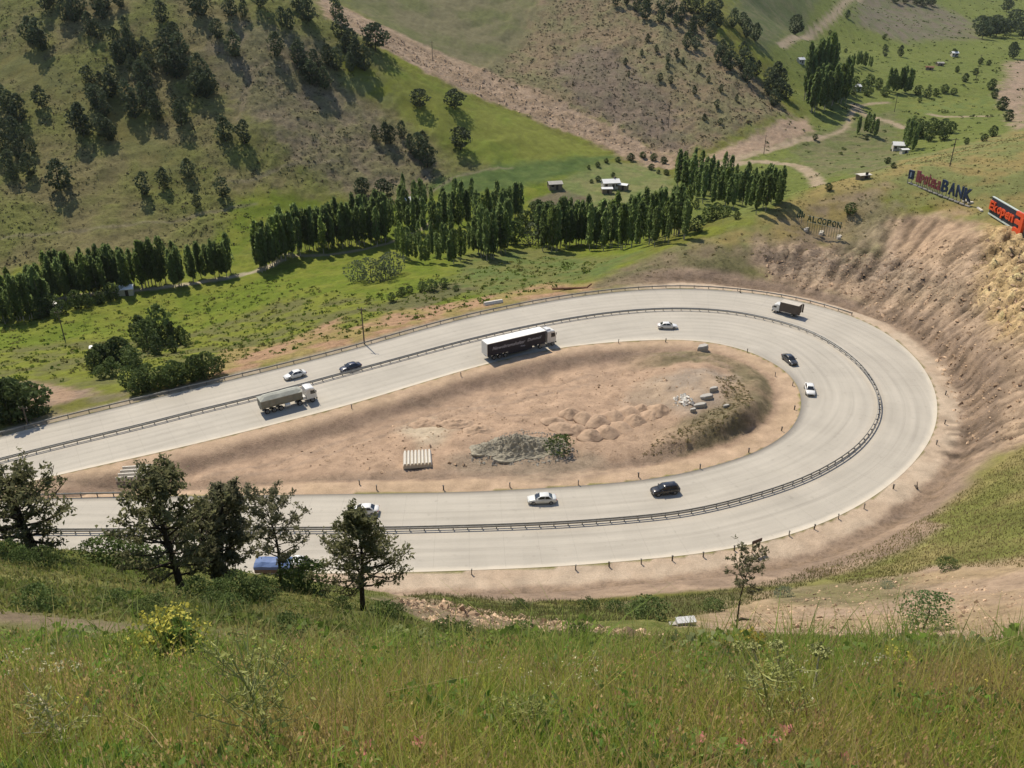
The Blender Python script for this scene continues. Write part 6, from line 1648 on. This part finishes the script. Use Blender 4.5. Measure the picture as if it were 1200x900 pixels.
# yellow flowering shrub
def flowering(u, v, hpx, wpx, label, nst=40, fm=M_YEL, seed=1, nm='flowering_plant'):
    g = np.random.default_rng(seed)
    p, d, H = near_height(u, v, hpx); Wd = wpx * d / F / 2
    o = thing(nm, label, 'plant', p)
    st = MB(); Cf = []; Cl = []
    for i in range(nst):
        a, r = g.uniform(0, 6.28), Wd * math.sqrt(g.uniform(0, 1)); hh_ = H * g.uniform(.5, 1.05) * (1 - .35 * (r / Wd) ** 2)
        e = np.array([r * math.cos(a), r * math.sin(a), hh_])
        st.tube([(e[0] * .15, e[1] * .15, 0), (e[0] * .6, e[1] * .6, hh_ * .5), tuple(e)], [.008, .006, .003], 4)
        for k in range(7): Cl.append(np.array([e[0], e[1], 0]) * g.uniform(.2, 1) + np.array([0, 0, hh_ * g.uniform(.1, .8)]) + g.normal(size=3) * .03)
        for k in range(12): Cf.append(e + g.normal(size=3) * np.array([.035, .035, .03]))
    st.build('stem', M_STALK, o)
    link('foliage', quads_mesh('foliage', leaf_quads(np.array(Cl), np.full(len(Cl), .07), g, aspect=1.6), M_LEAF), o)
    tag(link('flowers', quads_mesh('flowers', leaf_quads(np.array(Cf), np.full(len(Cf), .032), g), fm), o), kind='stuff')
flowering(212, 792, 66, 92, 'large yellow flowering plant on the left of the near meadow', 60, M_YEL, 1)
flowering(150, 786, 40, 60, 'smaller yellow green flowering plant left of the large one', 36, mat('yellow_green_flowers', (.33, .36, .06), noise=.2, nscale=12, trans=.3), 2)
flowering(876, 786, 34, 60, 'yellowish herb patch below the bent thin pine', 40, mat('ochre_flowers', (.40, .32, .06), noise=.2, nscale=12, trans=.3), 3)
flowering(1046, 800, 34, 44, 'small plant with yellow button flowers on the right of the meadow', 14, M_YEL, 4)
flowering(365, 790, 26, 30, 'slender pale yellow flower spike right of the yellow plant', 8, mat('pale_yellow_flowers', (.50, .46, .22), trans=.3), 5)
def umbel(u0, v0, u1, v1, rpx, label, group=None, dry=False):
    """tall stalk from the base pixel to the head pixel, with a flat head of small rays"""
    p, d = meadow_pt(u0, v0); d *= .95; r = ray(u0, v0); p = Vector((r[0] * d, r[1] * d, float(G.z(r[0] * d, r[1] * d))))
    r = ray(u1, v1); q = Vector((r[0] * d, r[1] * d, CAMZ + r[2] * d)); 
    o = thing('umbel_plant', label, 'plant', p, 0, group)
    e = q - p; rr_ = rpx * d / F
    g = np.random.default_rng(int(u0 * 3 + v0))
    MB().tube([(0, 0, -.05), tuple(e * .5 + Vector((.012, 0, 0))), tuple(e)], [.010, .008, .006], 5).build('stalk', M_STALKD, o)
    b = MB(); C = []
    for k in range(14):
        a = k * 2.399; rad = rr_ * math.sqrt((k + .5) / 14); t = e + Vector((rad * math.cos(a), rad * math.sin(a), rr_ * .25 - rad * .18))
        b.tube([tuple(e - Vector((0, 0, rr_ * .35))), tuple(t)], [.0025, .002], 3)
        for m_ in range(18): C.append(np.array(t) + g.normal(size=3) * np.array([.012, .012, .006]))
    b.build('rays', M_STALK, o)
    link('flower_head', quads_mesh('flower_head', leaf_quads(np.array(C), np.full(len(C), .019), g), M_UMB), o)
umbel(875, 800, 868, 758, 8, 'pale umbel plant, leftmost of the tall ones below the bent pine')
umbel(897, 808, 882, 758, 7, 'leaning umbel plant second from the left among the tall ones')
umbel(912, 806, 911, 757, 8, 'upright umbel plant in the middle of the tall ones')
umbel(947, 828, 961, 763, 11, 'tallest umbel plant with the widest green head right of the others')
umbel(848, 830, 854, 795, 5, 'low umbel plant leftmost near the meadow flowers')
umbel(927, 800, 926, 776, 4, 'small umbel plant between the upright and the tallest one')
umbel(150, 840, 160, 806, 4, 'small dry umbel plant in grass on the left of the meadow')
def pink(u, v, label, s_=1.0, seed=0):
    g = np.random.default_rng(seed + 500)
    p, d = meadow_pt(u, v); d *= .84; r = ray(u, v); x_, y_ = r[0] * d, r[1] * d
    p = Vector((x_, y_, float(G.z(x_, y_)))); H = CAMZ + r[2] * d - p.z
    o = thing('pink_flower', label, 'flower', p)
    MB().tube([(0, 0, -.05), (.01, 0, H * .5), (0, .01, H)], [.005, .004, .003], 5).build('stalk', M_STALK, o)
    b = MB()
    for k in range(9):
        a = k * 2.399 + g.uniform(-.3, .3); el_ = g.uniform(-.1, 1.1); L_ = .042 * s_ * g.uniform(.7, 1.2)
        dv_ = Vector((math.cos(a) * math.cos(el_), math.sin(a) * math.cos(el_), math.sin(el_))); sv = dv_.cross(Vector((0, 0, 1))).normalized() * L_ * .28
        c = Vector((0, 0, H)); b.add([c, c + dv_ * L_ * .55 + sv, c + dv_ * L_, c + dv_ * L_ * .55 - sv], [(0, 1, 2, 3)])
    b.build('petals', M_PNK, o)
    C = np.c_[g.normal(0, .03, (14, 2)), g.uniform(.02, H * .7, 14)]
    link('leaves', quads_mesh('leaves', leaf_quads(C, np.full(14, .05), g, aspect=1.7), M_LEAF), o)
for i, (u, v, l, s_) in enumerate([(922, 858, 'upper pink flower of the three at the bottom right', 1.1), (906, 870, 'lower left pink flower of the three at the bottom right', 1.2), (868, 872, 'pale pink flower left of the three at the bottom right', .9), (820, 865, 'single small pink flower near the bottom right of centre', .9), (990, 893, 'pink flower at the bottom edge on the right', 1.1), (430, 878, 'pink flower at the bottom left of centre', 1.0), (490, 870, 'pale pink flower right of another at the bottom', .9)]):
    pink(u, v, l, s_, i)
# branching grey green plant
def branchy(u, v, hpx, wpx, label, seed, m=None):
    g = np.random.default_rng(seed); p, d, H = near_height(u, v, hpx); Wd = wpx * d / F / 2
    o = thing('branching_plant', label, 'plant', p)
    b = MB(); C = []
    b.tube([(0, 0, -.05), (-.03, .02, H * .5), (-Wd * .35, 0, H * .98)], [.009, .007, .004], 5)
    for i in range(34):
        f = g.uniform(.12, .95); a = g.uniform(0, 6.28); L_ = Wd * g.uniform(.5, 1.15) * (1.1 - .6 * f)
        s = np.array([-Wd * .35 * f ** 2, 0, H * f]); e = s + np.array([math.cos(a) * L_, math.sin(a) * L_, L_ * g.uniform(.4, 1.1)])
        b.tube([s, (s + e) / 2 + np.array([0, 0, -.02]), e], [.004, .003, .002], 4)
        for k in range(3):
            q = s + (e - s) * g.uniform(.4, .9); e2 = q + g.normal(size=3) * L_ * .22 + np.array([0, 0, L_ * .25]); b.tube([q, e2], [.0025, .0015], 3); C += [e2 + g.normal(size=3) * .01 for _ in range(3)]
    b.build('stem', m or mat('grey_green_stem', (.32, .33, .12), noise=.2, nscale=20), o)
    link('foliage', quads_mesh('foliage', leaf_quads(np.array(C), np.full(len(C), .016), g, up=.3, aspect=2), M_LEAFP), o)
branchy(325, 905, 118, 150, 'wide branching grey green plant at the bottom left of the meadow', 1)
branchy(900, 868, 76, 130, 'wiry branching plant at the bottom right of centre', 2)
branchy(90, 905, 90, 90, 'sparse branching dry plant near the bottom left corner', 3, M_STALKD)
branchy(620, 890, 60, 80, 'thin branching plant at the bottom centre of the meadow', 4)
# scattered white and yellow meadow flowers
def dots(name, px, n_, g, m, size, label, hmin=.18, hmax=.34):
    poly = np.array([tuple(meadow_pt(u, v)[0])[:2] for u, v in px]); XY = g.uniform(poly.min(0), poly.max(0), (n_ * 12, 2)); XY = XY[inside(XY[:, 0], XY[:, 1], poly)][:n_]; n_ = len(XY); z = G.z(XY[:, 0], XY[:, 1]); h_ = g.uniform(hmin, hmax, n_)
    C = np.repeat(np.c_[XY, z + h_], 7, 0) + g.normal(0, 1, (n_ * 7, 3)) * np.array([.016, .016, .007])
    tag(link(name, quads_mesh(name, leaf_quads(C, np.full(len(C), size), g), m)), label, None, None, 'stuff')
gf = np.random.default_rng(13)
dots('white_wildflowers', [(550, 806), (700, 800), (730, 830), (640, 850), (560, 835)], 26, gf, M_WHT, .017, 'small white flowers in the middle of the near meadow')
dots('white_wildflowers', [(850, 810), (1000, 800), (1060, 810), (960, 850), (860, 850)], 18, gf, M_WHT, .017, 'small white flowers below the tall umbel plants')
dots('white_wildflowers', [(0, 800), (140, 800), (140, 826), (0, 826)], 30, gf, M_WHT, .022, 'white flowers along the near edge of the footpath')
dots('yellow_wildflowers', [(0, 760), (1200, 775), (1200, 880), (0, 880)], 70, gf, M_YEL, .015, 'tiny yellow flowers dotted over the near meadow')

# ------------------------------------------------------------------ poplars past the three hundred largest go into one mass
pop = [q for q in PLANTED if q[0].name.split('.')[0] == 'poplar_tree']
def seen(o): x, y, z = o.location; return 12 * o.scale[2] / max(1., y * CP - (z - CAMZ) * SP)
pop.sort(key=lambda q: -seen(q[0]))
if len(pop) > 298:
    V_ = []
    for q in pop[298:]:
        o = q[0]; M_ = Matrix.Translation(o.location) @ o.rotation_euler.to_matrix().to_4x4() @ Matrix.Diagonal((*o.scale, 1))
        for ch in KIDS[o.name]:
            if ch.name.startswith('crown'):
                co = np.empty(len(ch.data.vertices) * 3); ch.data.vertices.foreach_get('co', co); co = co.reshape(-1, 3)
                V_.append((co @ np.array(M_.to_3x3()).T + np.array(M_.translation)).reshape(-1, 4, 3))
            bpy.data.objects.remove(ch)
        bpy.data.objects.remove(o); PLANTED.remove(q)
    tag(link('poplar_belt', quads_mesh('poplar_belt', np.vstack(V_), M_POPLAR)), 'smallest poplars of the far rows seen as one mass', kind='stuff')
print('poplars', len(pop))

# ------------------------------------------------------------------ labels that tell the trees of one group apart by their place in it
ORD = ['first', 'second', 'third', 'fourth', 'fifth', 'sixth', 'seventh', 'eighth', 'ninth']
bygroup = {}
for o, l, g_ in PLANTED:
    if g_: bygroup.setdefault((g_, l), []).append(o)
for (g_, l), os_ in bygroup.items():
    def su(o):
        x, y, z = o.location; return x / max(.1, y * CP - (z - CAMZ) * SP)
    os_.sort(key=su); n_ = len(os_); w_ = len(l.split())
    if n_ == 1: del os_[0]['group']; continue
    for i, o in enumerate(os_):
        t = None
        if i == 0: t = 'leftmost ' + l
        elif i == n_ - 1: t = 'rightmost ' + l
        elif n_ <= 10: t = l + ', ' + ORD[i] + ' from left'
        elif n_ > 20: t = l + ', ' + ['left end', 'left middle', 'centre', 'right middle', 'right end'][int(i / n_ * 5)]
        elif i < n_ / 3: t = l + ', left third'
        elif i < 2 * n_ / 3: t = l + ', middle third'
        else: t = l + ', right third'
        if len(t.split()) > 16: t = t.replace(' from left', ' along')
        if len(t.split()) <= 16: o['label'] = t
# ------------------------------------------------------------------ thin summer haze over the valley
hz = MB().box((0, 745, 164), (1960, 1700, 380))
hz_m = bpy.data.materials.new('thin_haze'); hz_m.use_nodes = True
hn = hz_m.node_tree.nodes; hn.remove(hn['Principled BSDF'])
pv = hn.new('ShaderNodeVolumePrincipled'); pv.inputs['Color'].default_value = (.86, .90, .95, 1); pv.inputs['Density'].default_value = .00003; pv.inputs['Anisotropy'].default_value = .2
hz_m.node_tree.links.new(pv.outputs[0], hn['Material Output'].inputs['Volume'])
tag(hz.build('haze', hz_m), 'thin pale summer haze over the valley', kind='stuff')
